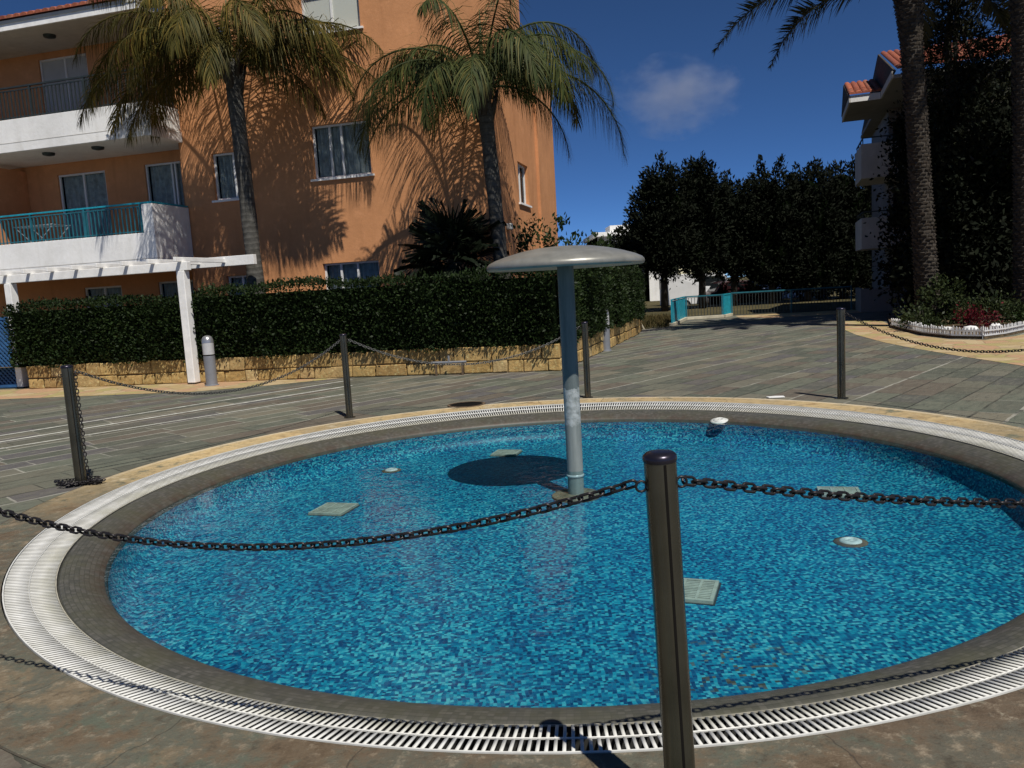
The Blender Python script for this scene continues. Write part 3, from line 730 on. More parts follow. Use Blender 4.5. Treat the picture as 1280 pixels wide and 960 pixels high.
front = lambda a_, d_, z_: (a_, d_, z_)
wins = [(-.02, 1.37, 4.17, 5.33), (-.02, 1.37, 7.26, 8.2), (0, 1.37, 1.15, 2.30), (-2.6, -1.76, 3.92, 4.98), (-2.52, -1.76, 1.15, 2.17), (-2.66, -1.8, 6.74, 7.75)]
m = MB(); wall_holes(m, front, uc, ur, GZ, TOP, wins)
m.box((uc, .36, GZ), (uc + .02, .0, TOP))
side = lambda a_, d_, z_: (ur - d_, a_, z_)
swins = [(1.92, 2.93, 3.49, 4.44), (1.6, 2.5, 6.55, 7.5)]
wall_holes(m, side, 0, 2.95, GZ, TOP, [w_ for w_ in swins if w_[1] < 2.95]); wall_holes(m, side, 2.95, 3.95, GZ, 7.7, [])
o = m.build('wall', M['orange'], ht, recalc=True)
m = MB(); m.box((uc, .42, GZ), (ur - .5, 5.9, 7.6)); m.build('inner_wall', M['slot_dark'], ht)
wing = MB(); wing.box((ur - .3, 3.95, GZ), (4.27, 6.0, 6.95)); wing.build('side_wing', M['orange2'], ht)
window(front, *wins[0], .14, 'dark', (.30, .5), label='sliding window with grey net curtains')
window(front, *wins[1], .14, 'pale', (.5,), curtain=False, label='window with pale closed blinds')
window(front, *wins[2], .14, 'dark', (.3, .6), curtain='part')
window(front, *wins[3], .14, 'dark', (.62,))
window(front, *wins[4], .14, 'dark', (.5,), curtain=True)
window(front, *wins[5], .14, 'pale', (.5,), curtain=False)
for w_ in swins: window(side, *w_, .14, 'dark', (.5,))
m = MB(); m.box((ur + .002, .55, 2.78), (ur + .12, .72, 2.92)); m.build('wall_lamp', M['fitting'], ht, bevel=.02)
# recessed balcony front
rec = .68; doors = [(-7.75, -6.3, 5.55, 7.88), (-7.6, -6.15, 2.75, 5.03), (-4.98, -3.62, 2.75, 5.05), (-7.2, -6.05, .3, 2.15), (-4.95, -3.62, .3, 2.17)]
recf = lambda a_, d_, z_: (a_, rec + d_, z_)
m = MB(); wall_holes(m, recf, -16, uc, GZ, 8.05, doors, .1)
m.build('balcony_wall', M['orange'], ht)
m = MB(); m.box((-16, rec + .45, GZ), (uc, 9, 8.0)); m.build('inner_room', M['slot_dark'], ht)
for k, d_ in enumerate(doors):
    w = window(recf, *d_, .1, 'dark', (.52,) if k != 2 else (.55, .62), sill=False, curtain=(True, 'part', 'part', True, True)[k])
    w.name = 'balcony_door'
    if k == 0: w.children[-1].data.materials[0] = M['curtain_w']
m = MB(); bb(m, -8.75, -8.55, -rec + .01, .35, 2.7, 5.2); m.build('partition_fin', M['orange'], ht)
# balconies: white slab + parapet, railing and handrail
def balcony(zb, zt, zr, n1, closed_side, rmat, label):
    m = MB()
    bb(m, -16, uc + .12, -rec + .012, n1 - .12, zb, zb + .24)
    bb(m, -16, uc + .12, n1 - .119, n1, zb, zt)
    if closed_side:
        bb(m, uc - .02, uc + .12, .03, n1 - .121, zb + .241, zr - .05)
        bb(m, uc - .16, uc + .12, n1 - .118, n1 - .002, zt + .001, zr - .05)
    else:
        bb(m, uc - .02, uc + .12, .03, n1 - .121, zb + .241, zt)
    b = m.build('balcony', M['white_wall'], ht, bevel=.008); b['label'] = label
    m = MB(); bb(m, -16, uc - .2, -rec + .02, n1 - .13, zb + .241, zb + .255); m.build('balcony_floor', M['floor_tile'], b)  # unseen dark tiles added so less light bounces into the recess
    m = MB(); bb(m, -16, uc + .123, n1 + .0005, n1 + .004, zb + .2, zb + .212); bb(m, uc + .1205, uc + .1235, .04, n1, zb + .2, zb + .212); m.build('groove', M['soffit'], b)
    m = MB(); ue = uc - (.18 if closed_side else 0); nr = n1 - .06; n = int((ue + 16) / .105)
    for i in range(n):
        u_ = ue - .02 - i * .105; bb(m, u_ - .011, u_ + .011, nr - .011, nr + .011, zt + .0, zr - .1)
    bb(m, -16, ue, nr - .014, nr + .014, zr - .1, zr - .075); bb(m, -16, ue, nr - .012, nr + .012, zt + .035, zt + .055)
    for u_ in np.arange(ue - .05, -16, -1.5): bb(m, u_ - .022, u_ + .022, nr - .022, nr + .022, zt, zr - .03)
    if not closed_side:
        for i in range(int(n1 / .105)): bb(m, uc + .04, uc + .062, .1 + i * .105, .122 + i * .105, zt, zr - .1)
        bb(m, uc + .037, uc + .065, .02, n1 - .05, zr - .1, zr - .075)
    m.build('railing', rmat, b)
    m = MB(); bb(m, -16, uc + .10, nr - .026, nr + .026, zr - .035, zr); bb(m, uc + .05, uc + .10, .02, nr - .027, zr - .035, zr); m.build('handrail', rmat if rmat is not M['teal_rail'] else M['teal'], b)
balcony(2.42, 3.19, 3.86, 1.3, True, M['teal_rail'], 'lower white balcony with turquoise railing')
balcony(5.31, 6.04, 6.77, 1.05, False, M['dark_rail'], 'upper white balcony with dark railing')
m = MB()
for u_, n_, z_ in ((-6.6, .55, 5.31), (-5.2, .55, 5.31), (-6.4, .3, 8.03)):
    m = MB(); m.lathe([(.14, 0), (.13, -.05), (.05, -.07), (.001, -.07)], 20, (u_, -n_, z_)); m.build('soffit_lamp', M['dark_rail'], ht, smooth=True, recalc=False)
# eaves and tiled roof
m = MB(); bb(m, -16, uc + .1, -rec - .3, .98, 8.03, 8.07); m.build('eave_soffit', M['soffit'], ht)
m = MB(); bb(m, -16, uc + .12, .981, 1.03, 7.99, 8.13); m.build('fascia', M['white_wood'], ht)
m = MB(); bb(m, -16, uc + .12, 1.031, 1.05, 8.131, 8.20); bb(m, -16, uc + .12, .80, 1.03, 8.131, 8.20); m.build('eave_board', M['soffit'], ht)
m = MB(); pit = math.tan(R(19)); pitch = .2
def tile_roof(m, u0, u1, nf, zf, run, fn):
    n = int((u1 - u0) / pitch)
    for i in range(n):
        uc_ = u0 + pitch * (i + .5)
        for (j0, j1) in ((0, .4), (.38, .8), (.78, run)):
            vs = []
            for (dd, rr) in ((j0, .098), (j1, .086)):
                for k in range(7):
                    a_ = PI * k / 6
                    vs.append(fn(uc_ + rr * math.cos(a_), nf - dd, zf + dd * pit + rr * .8 * math.sin(a_) + (.01 if dd == j0 else 0)))
            m.add(vs, [(k, k + 1, 8 + k, 7 + k) for k in range(6)] + [tuple(range(7))])
        vs = [fn(uc_ + pitch * .5 - .03, nf, zf + .012), fn(uc_ + pitch * .5 + .03, nf, zf + .012), fn(uc_ + pitch * .5 + .03, nf - run, zf + run * pit + .012), fn(uc_ + pitch * .5 - .03, nf - run, zf + run * pit + .012)]
        m.add(vs, [(0, 1, 2, 3)])
tile_roof(m, -16, uc - .02, 1.1, 8.21, 4.5, L3); m.build('roof', M['roof'], ht, smooth=True, recalc=False, angle=50)

m = MB(); bb(m, uc - .25, ur + .25, -3.15, .25, TOP + .001, TOP + .12); m.build('top_cornice', M['white_wood'], ht)
m = MB(); tile_roof(m, uc - .25, ur + .25, .3, TOP + .14, 3.4, L3); m.build('roof', M['roof'], ht, smooth=True, recalc=False, angle=50)
# clothes rack on the lower balcony
g = thing('clothes_rack', 'folding white clothes rack behind the turquoise balcony railing', 'clothes rack', tuple(Q + U * -7.0 + N * .6 + Vector((0, 0, 2.66))), UA)
m = MB()
for s_ in (-.25, .25):
    m.tube([(-.55, s_, 0), (.55, s_, .95)], .012, 6); m.tube([(.55, s_, 0), (-.55, s_, .95)], .012, 6)
m.build('leg_frame', M['lamp_body'], g, smooth=True)
m = MB()
for i in range(9): m.tube([(-.55 + i * .137, -.27, .96), (-.55 + i * .137, .27, .96)], .006, 5)
m.tube([(-.57, -.27, .96), (.57, -.27, .96)], .01, 6); m.tube([(-.57, .27, .96), (.57, .27, .96)], .01, 6)
m.build('top_rack', M['lamp_body'], g, smooth=True)

# pergola
pg = thing('pergola', 'white timber pergola standing in front of the hedge', 'pergola', (-6.22, 15.47, 0), math.atan2(16.74 - 15.47, -10.34 + 6.22) - PI)
PLn = math.hypot(4.12, 1.27)
# local x runs right along the beam; the right post sits at 0
for k in range(3):
    m = MB(); x_ = -k * PLn; m.box((x_ - .085, -.085, .03), (x_ + .085, .085, 2.20)); m.build('post', M['white_wood'], pg, bevel=.012)
    m = MB(); m.box((x_ - .07, -.07, 0), (x_ + .07, .07, .03)); m.build('post_foot', M['dark_rail'], pg)
m = MB(); m.box((-2.9 * PLn, -.06, 2.205), (.16, .06, 2.37)); m.build('beam', M['white_wood'], pg, bevel=.008)
for i in range(16):
    x_ = .02 - i * .62; m = MB(); m.box((x_ - .028, -.22, 2.372), (x_ + .028, 1.28, 2.46)); m.build('rafter', M['white_wood'], pg, bevel=.006)
m = MB(); m.box((-2.9 * PLn, 1.281, 2.30), (.72, 1.40, 2.50)); m.build('wall_plate', M['white_wall'], pg, bevel=.006)

# blue lattice screen
lt = thing('lattice_panel', 'blue diamond lattice screen left of the hedge', 'lattice screen', (-10.42, 16.80, .02), R(180 - 13))
m = MB(); W_, H_ = 2.6, 1.50
for a_, b_ in (((0, 0), (W_, .06)), ((0, H_ - .06), (W_, H_)),): m.box((a_[0], -.025, a_[1]), (b_[0], .025, b_[1]))
m.box((0, -.025, .06), (.06, .025, H_ - .06)); m.box((W_ - .06, -.025, .06), (W_, .025, H_ - .06)); m.build('frame', M['blue_lattice'], lt)
m = MB()
for s_ in (-1, 1):
    for i in range(-20, 40):
        c0 = i * .105
        pts = []
        x0, z0 = (c0, .05) if s_ > 0 else (c0, .05)
        x1, z1 = x0 + s_ * (H_ - .1), H_ - .05
        # clip to the frame
        def clip(xa, za, xb, zb):
            ts = [0, 1]; dx = xb - xa
            lo, hi = .05, W_ - .05
            ta, tb = (lo - xa) / dx, (hi - xa) / dx
            t0, t1 = max(0, min(ta, tb)), min(1, max(ta, tb))
            return None if t0 >= t1 else ((xa + dx * t0, za + (zb - za) * t0), (xa + dx * t1, za + (zb - za) * t1))
        r_ = clip(x0, z0, x1, z1)
        if r_: m.bar((r_[0][0], .008 * s_, r_[0][1]), (r_[1][0], .008 * s_, r_[1][1]), .012, .034)
m.build('lattice', M['blue_lattice'], lt)
m = MB(); m.box((-.1, -.5, .0), (W_ + .1, -.42, 1.48)); m.build('backing_board', plain('blue_board', (.012, .035, .085), .8), lt)

# ------------------------------------------------------------------ palms
def frond(seed, Lr, e0, e1, nl, ll, droop, plum, width, mat, tag_='frond', stiff=1.0, curl=1.1, base=.12):
    rd = random.Random(seed); n = 16; pts = [Vector((0, 0, 0))]; x = z = 0; tw = rd.uniform(-.12, .12)
    for i in range(n):
        t_ = (i + .5) / n; e = e0 + (e1 - e0) * t_ ** curl
        pts.append(pts[-1] + Vector((math.cos(e), tw * t_, math.sin(e))) * (Lr / n))
    V = []; F = []
    for i in range(n):
        pass
    mb = MB(); mb.tube(pts, [.028 * (1 - .85 * i / n) * (Lr / 3) ** .5 + .003 for i in range(n + 1)], 5)
    V += mb.v; F4 = [f for f in mb.f if len(f) == 4]
    for k in range(nl):
        t_ = base + (1 - base) * (k + rd.random() * .6) / nl; j = min(int(t_ * n), n - 1); P0 = pts[j].lerp(pts[j + 1], t_ * n - j)
        T = (pts[j + 1] - pts[j]).normalized(); Nn = T.cross(Vector((0, 1, 0))); Nn = -Nn if Nn.z < 0 else Nn
        prof = (min(1, .45 + (t_ - base) * 3.2) if t_ < .4 else 1) * (1 - .72 * max(0, (t_ - .55) / .45) ** 1.4)
        for s_ in (-1, 1):
            S = Vector((0, s_, 0)); fw = .45 + .9 * t_ ** 2
            d = (S + T * fw * stiff + Nn * rd.uniform(-plum, plum + .25)).normalized()
            l = ll * prof * rd.uniform(.8, 1.12); w = width * rd.uniform(.8, 1.1)
            k0 = len(V); q = P0.copy(); dr = droop * rd.uniform(.7, 1.3)
            for g_ in range(4):
                wv = d.cross(Nn if abs(d.dot(Nn)) < .9 else T).normalized() * w * (.55, 1, .75, .08)[g_] * .5
                V.append(tuple(q + wv)); V.append(tuple(q - wv))
                d = (d + Vector((0, 0, -1)) * dr * .42).normalized(); q = q + d * l / 3
            F4 += [(k0 + 2 * g_, k0 + 2 * g_ + 1, k0 + 2 * g_ + 3, k0 + 2 * g_ + 2) for g_ in range(3)]
    me = np_mesh(tag_, np.array(V), np.array(F4), mat)
    return me
def palm_crown(root, z, variants, n, r0=.12, seed=1, azf=None):
    rd = random.Random(seed); used = set()
    for i in range(n):
        k = i * len(variants) // n
        v_ = variants[k]; o = v_ if k not in used else v_.copy()
        if k in used: link(o)
        used.add(k); o.parent = root
        az = (i * 2.39996 + rd.uniform(-.25, .25)) if azf is None else azf[i]
        o.location = (r0 * math.cos(az), r0 * math.sin(az), z + rd.uniform(-.12, .12))
        o.rotation_euler = (rd.uniform(-.25, .25), rd.uniform(-.12, .12), az); s_ = rd.uniform(.88, 1.1); o.scale = (s_,) * 3
def queen_palm(loc, H, label, mat, seed, r, lean, fr):
    p = thing('queen_palm', label, 'palm tree', loc, 0, 'queen palms before the orange building')
    m = MB(); pts = [(lean[0] * t_ + .015 * math.sin(t_ * 3), lean[1] * t_, H * t_) for t_ in np.linspace(0, 1, 18)]
    m.tube(pts, [r * (1.3 - .35 * min(1, t_ * 3)) * (1 + .04 * math.sin(t_ * 31)) for t_ in np.linspace(0, 1, 18)], 14)
    m.build('trunk', M['queen_trunk'], p, smooth=True)
    m = MB(); hx, hy = lean
    for i in range(9):   # old leaf bases under the crown
        a_ = i * 2.4; m.tube([(hx + .1 * math.cos(a_), hy + .1 * math.sin(a_), H - .75 + i * .08), (hx + .22 * math.cos(a_), hy + .22 * math.sin(a_), H - .35 + i * .07), (hx + .30 * math.cos(a_), hy + .30 * math.sin(a_), H - .1 + i * .07)], [.075, .05, .02], 6)
    m.build('leaf_base', M['bark'], p, smooth=True)
    rdp = random.Random(seed)
    for k, (az_, e0, e1, L_, cv) in enumerate(fr):
        o = frond(seed + k, L_, R(e0), R(e1), int(42 * L_) + 8, .95 if L_ > 2.7 else .78, 1.75, .95, .0185, mat, curl=cv)
        o.parent = p; a_ = R(az_); o.location = (.1 * math.cos(a_), .1 * math.sin(a_), H + rdp.uniform(-.15, .12)); o.rotation_euler = (rdp.uniform(-.3, .3), 0, a_)
    for ch in p.children:
        if ch.name.startswith('frond'): ch.location.x += lean[0]; ch.location.y += lean[1]
    m = MB(); m.tube([(hx, hy, H), (hx + .02, hy - .03, H + .7), (hx + .03, hy - .05, H + 1.35)], [.06, .035, .008], 6); m.build('spear_leaf', M['rachis'], p, smooth=True)
    return p
queen_palm((-5.30, 17.02, .45), 6.05, 'tall queen palm with yellowing drooping fronds before the white balconies', M['queen1'], 30, .17, (-.12, .08),
    [(172, 52, -80, 4.1, 1.1), (187, 38, -72, 3.7, 1.0), (160, 28, -78, 3.0, 1.0), (200, 60, -76, 3.6, 1.2), (-85, 42, -88, 2.3, .8), (-60, 62, -86, 2.9, 1.1), (-10, 46, -56, 3.7, 1.1), (4, 30, -50, 3.3, 1.0), (-26, 55, -76, 3.2, 1.1),
     (0, 72, -20, 3.2, 1.4), (180, 72, -35, 3.3, 1.4), (90, 64, -60, 3.0, 1.2), (65, 45, -72, 3.1, 1.0), (125, 48, -74, 3.3, 1.0), (222, 50, -80, 3.0, 1.0), (-110, 72, -60, 2.8, 1.3), (30, 52, -62, 3.4, 1.1), (150, 66, -60, 3.6, 1.3), (-40, 72, -50, 3.1, 1.4), (-15, 10, -70, 2.4, .9), (-140, 42, -84, 2.6, 1.0), (-95, 62, -86, 2.9, 1.1), (178, 18, -80, 2.8, .9), (-20, 32, -72, 3.1, 1.0), (14, 52, -62, 3.5, 1.1), (166, 44, -82, 3.7, 1.0)])
queen_palm((-.02, 15.66, .45), 4.95, 'green queen palm before the right corner of the orange building', M['queen2'], 60, .15, (-.22, .04),
    [(182, 64, -86, 3.3, 1.1), (192, 20, -80, 3.0, .9), (-96, 46, -88, 2.7, .9), (-66, 58, -88, 2.9, 1.0), (10, 76, -84, 3.1, 1.2), (-4, 42, -90, 3.6, .85), (-32, 62, -74, 2.8, 1.1), (150, 72, -50, 3.0, 1.3), (92, 60, -70, 3.0, 1.1),
     (236, 38, -88, 2.6, .9), (-120, 76, -50, 2.6, 1.4), (42, 52, -80, 3.2, 1.1), (122, 46, -84, 3.0, 1.0), (208, 54, -86, 3.0, 1.0), (-80, 80, -20, 2.5, 1.5), (0, 14, -86, 2.3, .8), (170, 46, -88, 3.2, 1.0), (-50, 46, -88, 2.9, 1.0), (62, 70, -70, 3.0, 1.1), (197, 42, -88, 3.2, 1.0), (-14, 58, -88, 3.3, 1.0)])

# dark fan palm
fp = thing('fan_palm', 'short dark fan palm behind the hedge', 'palm tree', (-1.0, 15.75, .45))
m = MB(); m.tube([(0, 0, 0), (.02, 0, .9), (0, 0, 1.75)], [.16, .17, .13], 10); m.build('trunk', M['bark'], fp, smooth=True)
def fan_leaf(seed):
    rd = random.Random(seed); V = []; F = []; pl = rd.uniform(.38, .55)
    mb = MB(); mb.tube([(0, 0, 0), (pl * .5, 0, .03), (pl, 0, 0)], [.014, .011, .008], 5); V += mb.v; F += [f for f in mb.f if len(f) == 4]
    nb = 26
    for i in range(nb):
        a_ = R(-125 + 250 * i / (nb - 1)); l = (.62 - .16 * abs(a_) / R(125)) * rd.uniform(.9, 1.08)
        d = Vector((math.cos(a_), math.sin(a_), .10 * math.cos(a_))); w = Vector((-math.sin(a_), math.cos(a_), .25)) * .024; c0 = Vector((pl, 0, 0)); k = len(V)
        V += [tuple(c0 + w * .3), tuple(c0 - w * .3), tuple(c0 + d * l * .55 + w + Vector((0, 0, .03))), tuple(c0 + d * l * .55 - w), tuple(c0 + d * l + w * .1 - Vector((0, 0, rd.uniform(.02, .14)))), tuple(c0 + d * l - w * .1 - Vector((0, 0, rd.uniform(.02, .14))))]
        F += [(k, k + 1, k + 3, k + 2), (k + 2, k + 3, k + 5, k + 4)]
    return np_mesh('fan_frond', np.array(V), np.array(F), M['fan_leaf'], fp)
FL = [fan_leaf(s_) for s_ in (1, 2, 3)]; rd = random.Random(5)
for i in range(34):
    o = FL[i] if i < 3 else FL[i % 3].copy()
    if i >= 3: link(o, fp)
    az = i * 2.4; el = R(80 - 115 * (i + 1) / 34); o.location = (.05 * math.cos(az), .05 * math.sin(az), 1.8 - .006 * i)
    o.rotation_euler = (rd.uniform(-.3, .3), -el, az)

# date palms at right: scarred trunks, stiff fronds
def date_palm(loc, H, label, seed, r=.25, lean=(0, 0), hang=()):
    p = thing('date_palm', label, 'palm tree', loc, 0, 'date palms in the flower bed')
    V = []; F = []; rdn = random.Random(seed); rows = int(H / .085); per = 11
    def ctr(z): t_ = z / H; return lean[0] * t_, lean[1] * t_ * t_
    def rad(z):
        t_ = z / H; return r * (1.12 - .16 * min(1, t_ * 2.5) + max(0, t_ - .80) * 2.1)
    m = MB(); m.tube([ctr(z) + (z,) for z in np.linspace(0, H, 20)], [rad(z) * .97 for z in np.linspace(0, H, 20)], 16); m.build('trunk_core', M['bark'], p, smooth=True)
    for i in range(rows):
        z = (i + .3) * H / rows; cx_, cy_ = ctr(z); rr = rad(z); dz = H / rows
        for k in range(per):
            a_ = (k + .5 * (i % 2)) * 2 * PI / per + rdn.uniform(-.06, .06); w = 2 * PI / per * .46; pr = rr * (1.10 + rdn.uniform(-.02, .07)) ; k0 = len(V)
            for (aa, rr_, zz) in ((a_ - w, rr * .97, z - dz * .15), (a_ + w, rr * .97, z - dz * .15), (a_ + w * .75, pr, z + dz * .55), (a_ - w * .75, pr, z + dz * .55), (a_ + w * .45, rr * .95, z + dz * .85), (a_ - w * .45, rr * .95, z + dz * .85)):
                V.append((cx_ + rr_ * math.cos(aa), cy_ + rr_ * math.sin(aa), zz + rdn.uniform(-.012, .012)))
            F += [(k0, k0 + 1, k0 + 2, k0 + 3), (k0 + 3, k0 + 2, k0 + 4, k0 + 5)]
    np_mesh('trunk', np.array(V), np.array(F), M['date_trunk'], p)
    dl = M['date_leaf']
    V_ = [frond(seed + 1, 3.0, R(82), R(40), 110, .42, .10, .3, .034, dl), frond(seed + 2, 3.3, R(68), R(10), 120, .44, .12, .3, .034, dl), frond(seed + 3, 3.4, R(55), R(-12), 120, .44, .15, .3, .034, dl)]
    palm_crown(p, H + .05, V_, 21, .2, seed)
    for az_, e0, e1, L_ in hang:
        o = frond(seed + 7, L_, R(e0), R(e1), 200, .68, .25, .75, .036, dl, curl=1.0); o.parent = p; o.location = (.2 * math.cos(az_), .2 * math.sin(az_), H - .25); o.rotation_euler = (.25, 0, az_)
    for ch in p.children:
        if ch.name.startswith('frond'): ch.location.x += lean[0]; ch.location.y += lean[1]
    return p
date_palm((10.27, 19.35, 0), 8.35, 'date palm with scarred leaning trunk, left one in the flower bed', 90, .25, (-.52, .1), ((R(181), 20, -56, 5.0), (R(173), 8, -70, 3.75), (R(55), 14, -40, 3.4), (R(20), 20, -50, 3.4)))
date_palm((12.33, 18.85, 0), 8.6, 'date palm with straight scarred trunk at the right edge', 120, .25, (-.2, .1), ((R(60), 15, -45, 3.6), (R(-20), 20, -50, 3.5)))

# ------------------------------------------------------------------ trees
def branch_tree(name, label, cat, loc, blobs, nleaf, leaf, mat, trunk, group=None, limbs=6, seed=1, spread=.16, up=.4, core=True, wid=.5, spiky=0, zlow=None):
    """trunk + limbs + crown; blobs = [(x,y,z,rx,ry,rz)] relative to loc"""
    g = thing(name, label, cat, loc, 0, group); rd = np.random.default_rng(seed); rr = random.Random(seed)
    m = MB(); th, tr = trunk
    m.tube([(0, 0, 0), (.04 * th * .2, .02, th * .4), (-.02 * th, .03, th * .75), (.01, 0, th)], [tr * 1.25, tr, tr * .75, tr * .3], 8)
    for i in range(limbs):
        b = blobs[i % len(blobs)]; z0 = th * rr.uniform(.35, .9); e = Vector((b[0] + rr.uniform(-.5, .5) * b[3], b[1] + rr.uniform(-.5, .5) * b[4], b[2] + rr.uniform(-.3, .5) * b[5])); s_ = Vector((0, 0, z0))
        m.tube([s_, s_.lerp(e, .5) + Vector((0, 0, rr.uniform(-.15, .2))), e], [tr * .45, tr * .28, tr * .08], 6)
    m.build('trunk', M['bark'], g, smooth=True)
    vol = np.array([b[3] * b[4] * b[5] for b in blobs]) ** .7; vol /= vol.sum(); P = []; D = []
    for b, w_ in zip(blobs, vol):
        nc = max(8, int(w_ * nleaf / 45)); d = rd.normal(size=(nc, 3)); d /= np.linalg.norm(d, axis=1)[:, None]
        ra = rd.uniform(.35, 1, nc) ** .45; ra *= 1 + .22 * np.sin(d[:, 0] * 5 + seed) * np.cos(d[:, 2] * 6 + d[:, 1] * 4)
        c_ = d * ra[:, None] * np.array(b[3:6]) + np.array(b[:3])
        if spiky:
            sp = rd.uniform(0, 1, (nc, 45, 1)) * spiky * rd.uniform(.3, 1, (nc, 1, 1)); dv = np.stack([d[:, 0] * .25, d[:, 1] * .25, np.full(nc, 1.)], 1)[:, None]
            pts = c_[:, None] + sp * dv + rd.normal(size=(nc, 45, 3)) * spread * (1.1 - sp / max(.01, spiky) * .8)
        else: pts = c_[:, None] + rd.normal(size=(nc, 45, 3)) * spread * rd.uniform(.6, 1.4, (nc, 1, 1))
        P.append(pts.reshape(-1, 3)); D.append(np.repeat(d, 45, 0))
    P = np.concatenate(P); D = np.concatenate(D)
    if zlow is not None: k = P[:, 2] > zlow; P, D = P[k], D[k]
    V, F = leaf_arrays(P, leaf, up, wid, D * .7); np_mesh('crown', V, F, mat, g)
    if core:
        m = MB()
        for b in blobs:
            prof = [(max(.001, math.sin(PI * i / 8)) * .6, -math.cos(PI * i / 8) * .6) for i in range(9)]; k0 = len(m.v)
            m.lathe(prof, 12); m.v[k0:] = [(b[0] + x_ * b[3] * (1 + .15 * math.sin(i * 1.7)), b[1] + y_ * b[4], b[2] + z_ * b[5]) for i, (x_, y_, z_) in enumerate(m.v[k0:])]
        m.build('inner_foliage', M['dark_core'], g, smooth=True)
    return g
def far_tree(x, y, top, w, label, seed, low=1.9, n=16000):
    h = top - low
    bl = [(0, 0, low + h * .30, w, w * .8, h * .34), (w * .2, 0, low + h * .58, w * .85, w * .8, h * .30), (-w * .25, .1, low + h * .48, w * .8, w * .8, h * .30), (-w * .1, .1, low + h * .14, w * 1.05, w * .8, h * .22), (0, 0, low + h * .76, w * .6, w * .6, h * .20)]
    branch_tree('dark_tree', label, 'tree', (x, y, -.1), bl, n, .20, M['dark_leaf'], (low + h * .6, .15), 'dark trees beyond the railing', 5, seed, .16, .8, True, .42, spiky=.75)
far_tree(7.5, 38, 7.0, 1.35, 'tall dark rounded tree at the left end of the far row', 1)
far_tree(9.55, 39, 7.25, 1.3, 'tall dark rounded tree, second from left in the far row', 2)
far_tree(11.4, 40, 6.2, 1.5, 'low dark tree in the dip of the far row', 3, 1.7)
far_tree(13.3, 40, 6.8, 1.7, 'dark spiky tree right of the dip in the far row', 4, 1.0)
far_tree(15.3, 40.5, 6.9, 1.8, 'dark spiky tree in the middle of the far row', 5, .5)
far_tree(17.3, 41, 7.2, 1.9, 'dark tree just left of the grey balconies', 6, .4)
far_tree(19.6, 41.5, 6.9, 2.0, 'dark tree half hidden behind the grey balconies', 8, .4)
far_tree(6.35, 41, 4.2, .95, 'small dark bushy tree beside the white villa', 7, 1.9, 6000)
# big dark trees at the right edge
branch_tree('dark_conifer', 'tall sparse dark conifer between the two date palms', 'tree', (12.45, 22.2, 0), [(0, 0, 8.9, .6, .7, 1.5), (0, 0, 7.2, .8, .8, 1.2), (.1, 0, 6.0, .9, .8, .9), (1.4, .1, 6.9, .8, .6, .45), (.7, 0, 5.2, 1.3, .8, 1.0), (2.0, 0, 7.8, .7, .6, .35), (1.7, 0, 5.9, 1.0, .7, .6)], 17000, .15, M['pine_leaf'], (9.8, .13), 'dark trees at the right edge', 14, 21, .20, .3, False, .3)
branch_tree('dark_tree', 'dense black-green tree right of the leaning date palm', 'tree', (12.9, 21.5, 0), [(0, 0, 3.1, 1.9, .9, 2.3), (-1.0, .1, 2.1, 1.0, .8, 1.9), (1.4, 0, 3.8, 1.6, .9, 2.0), (.4, 0, 1.1, 2.2, .9, 1.2)], 30000, .17, M['dark_leaf'], (4.5, .2), 'dark trees at the right edge', 6, 22, .22, .2, True, .5)
branch_tree('dark_tree', 'loose dark tree before the grey balconies, left of the leaning palm', 'tree', (12.2, 24.0, 0), [(-.1, 0, 1.9, .7, .6, 1.5), (.0, 0, 4.0, .55, .6, 1.3), (.2, 0, 5.3, .5, .6, .9), (.7, .0, 3.0, .8, .6, 2.4)], 13000, .14, M['dark_leaf'], (5.4, .12), 'dark trees at the right edge', 9, 23, .2, .2, False, .5)
branch_tree('dark_tree', 'big dark tree cut by the right edge of the photo', 'tree', (16.2, 21.6, 0), [(0, 0, 4.0, 2.2, 1.0, 3.2), (-1.0, 0, 6.0, 1.2, .9, 1.1), (0, 0, 1.6, 2.2, 1.0, 1.6)], 20000, .18, M['dark_leaf'], (6, .2), 'dark trees at the right edge', 6, 24, .22, .2, True, .5)
# thin shrub between the corner palm and the shower canopy
branch_tree('shrub', 'thin leafy shrub above the hedge beside the building corner', 'shrub', (.85, 15.55, .45), [(-.3, 0, 1.75, .28, .25, .55), (.15, 0, 1.9, .22, .25, .6), (.5, .1, 1.6, .25, .25, .45), (.95, 0, 1.55, .2, .2, .35)], 1500, .10, M['bush_leaf'], (1.5, .03), None, 8, 31, .10, .8, False, .45)

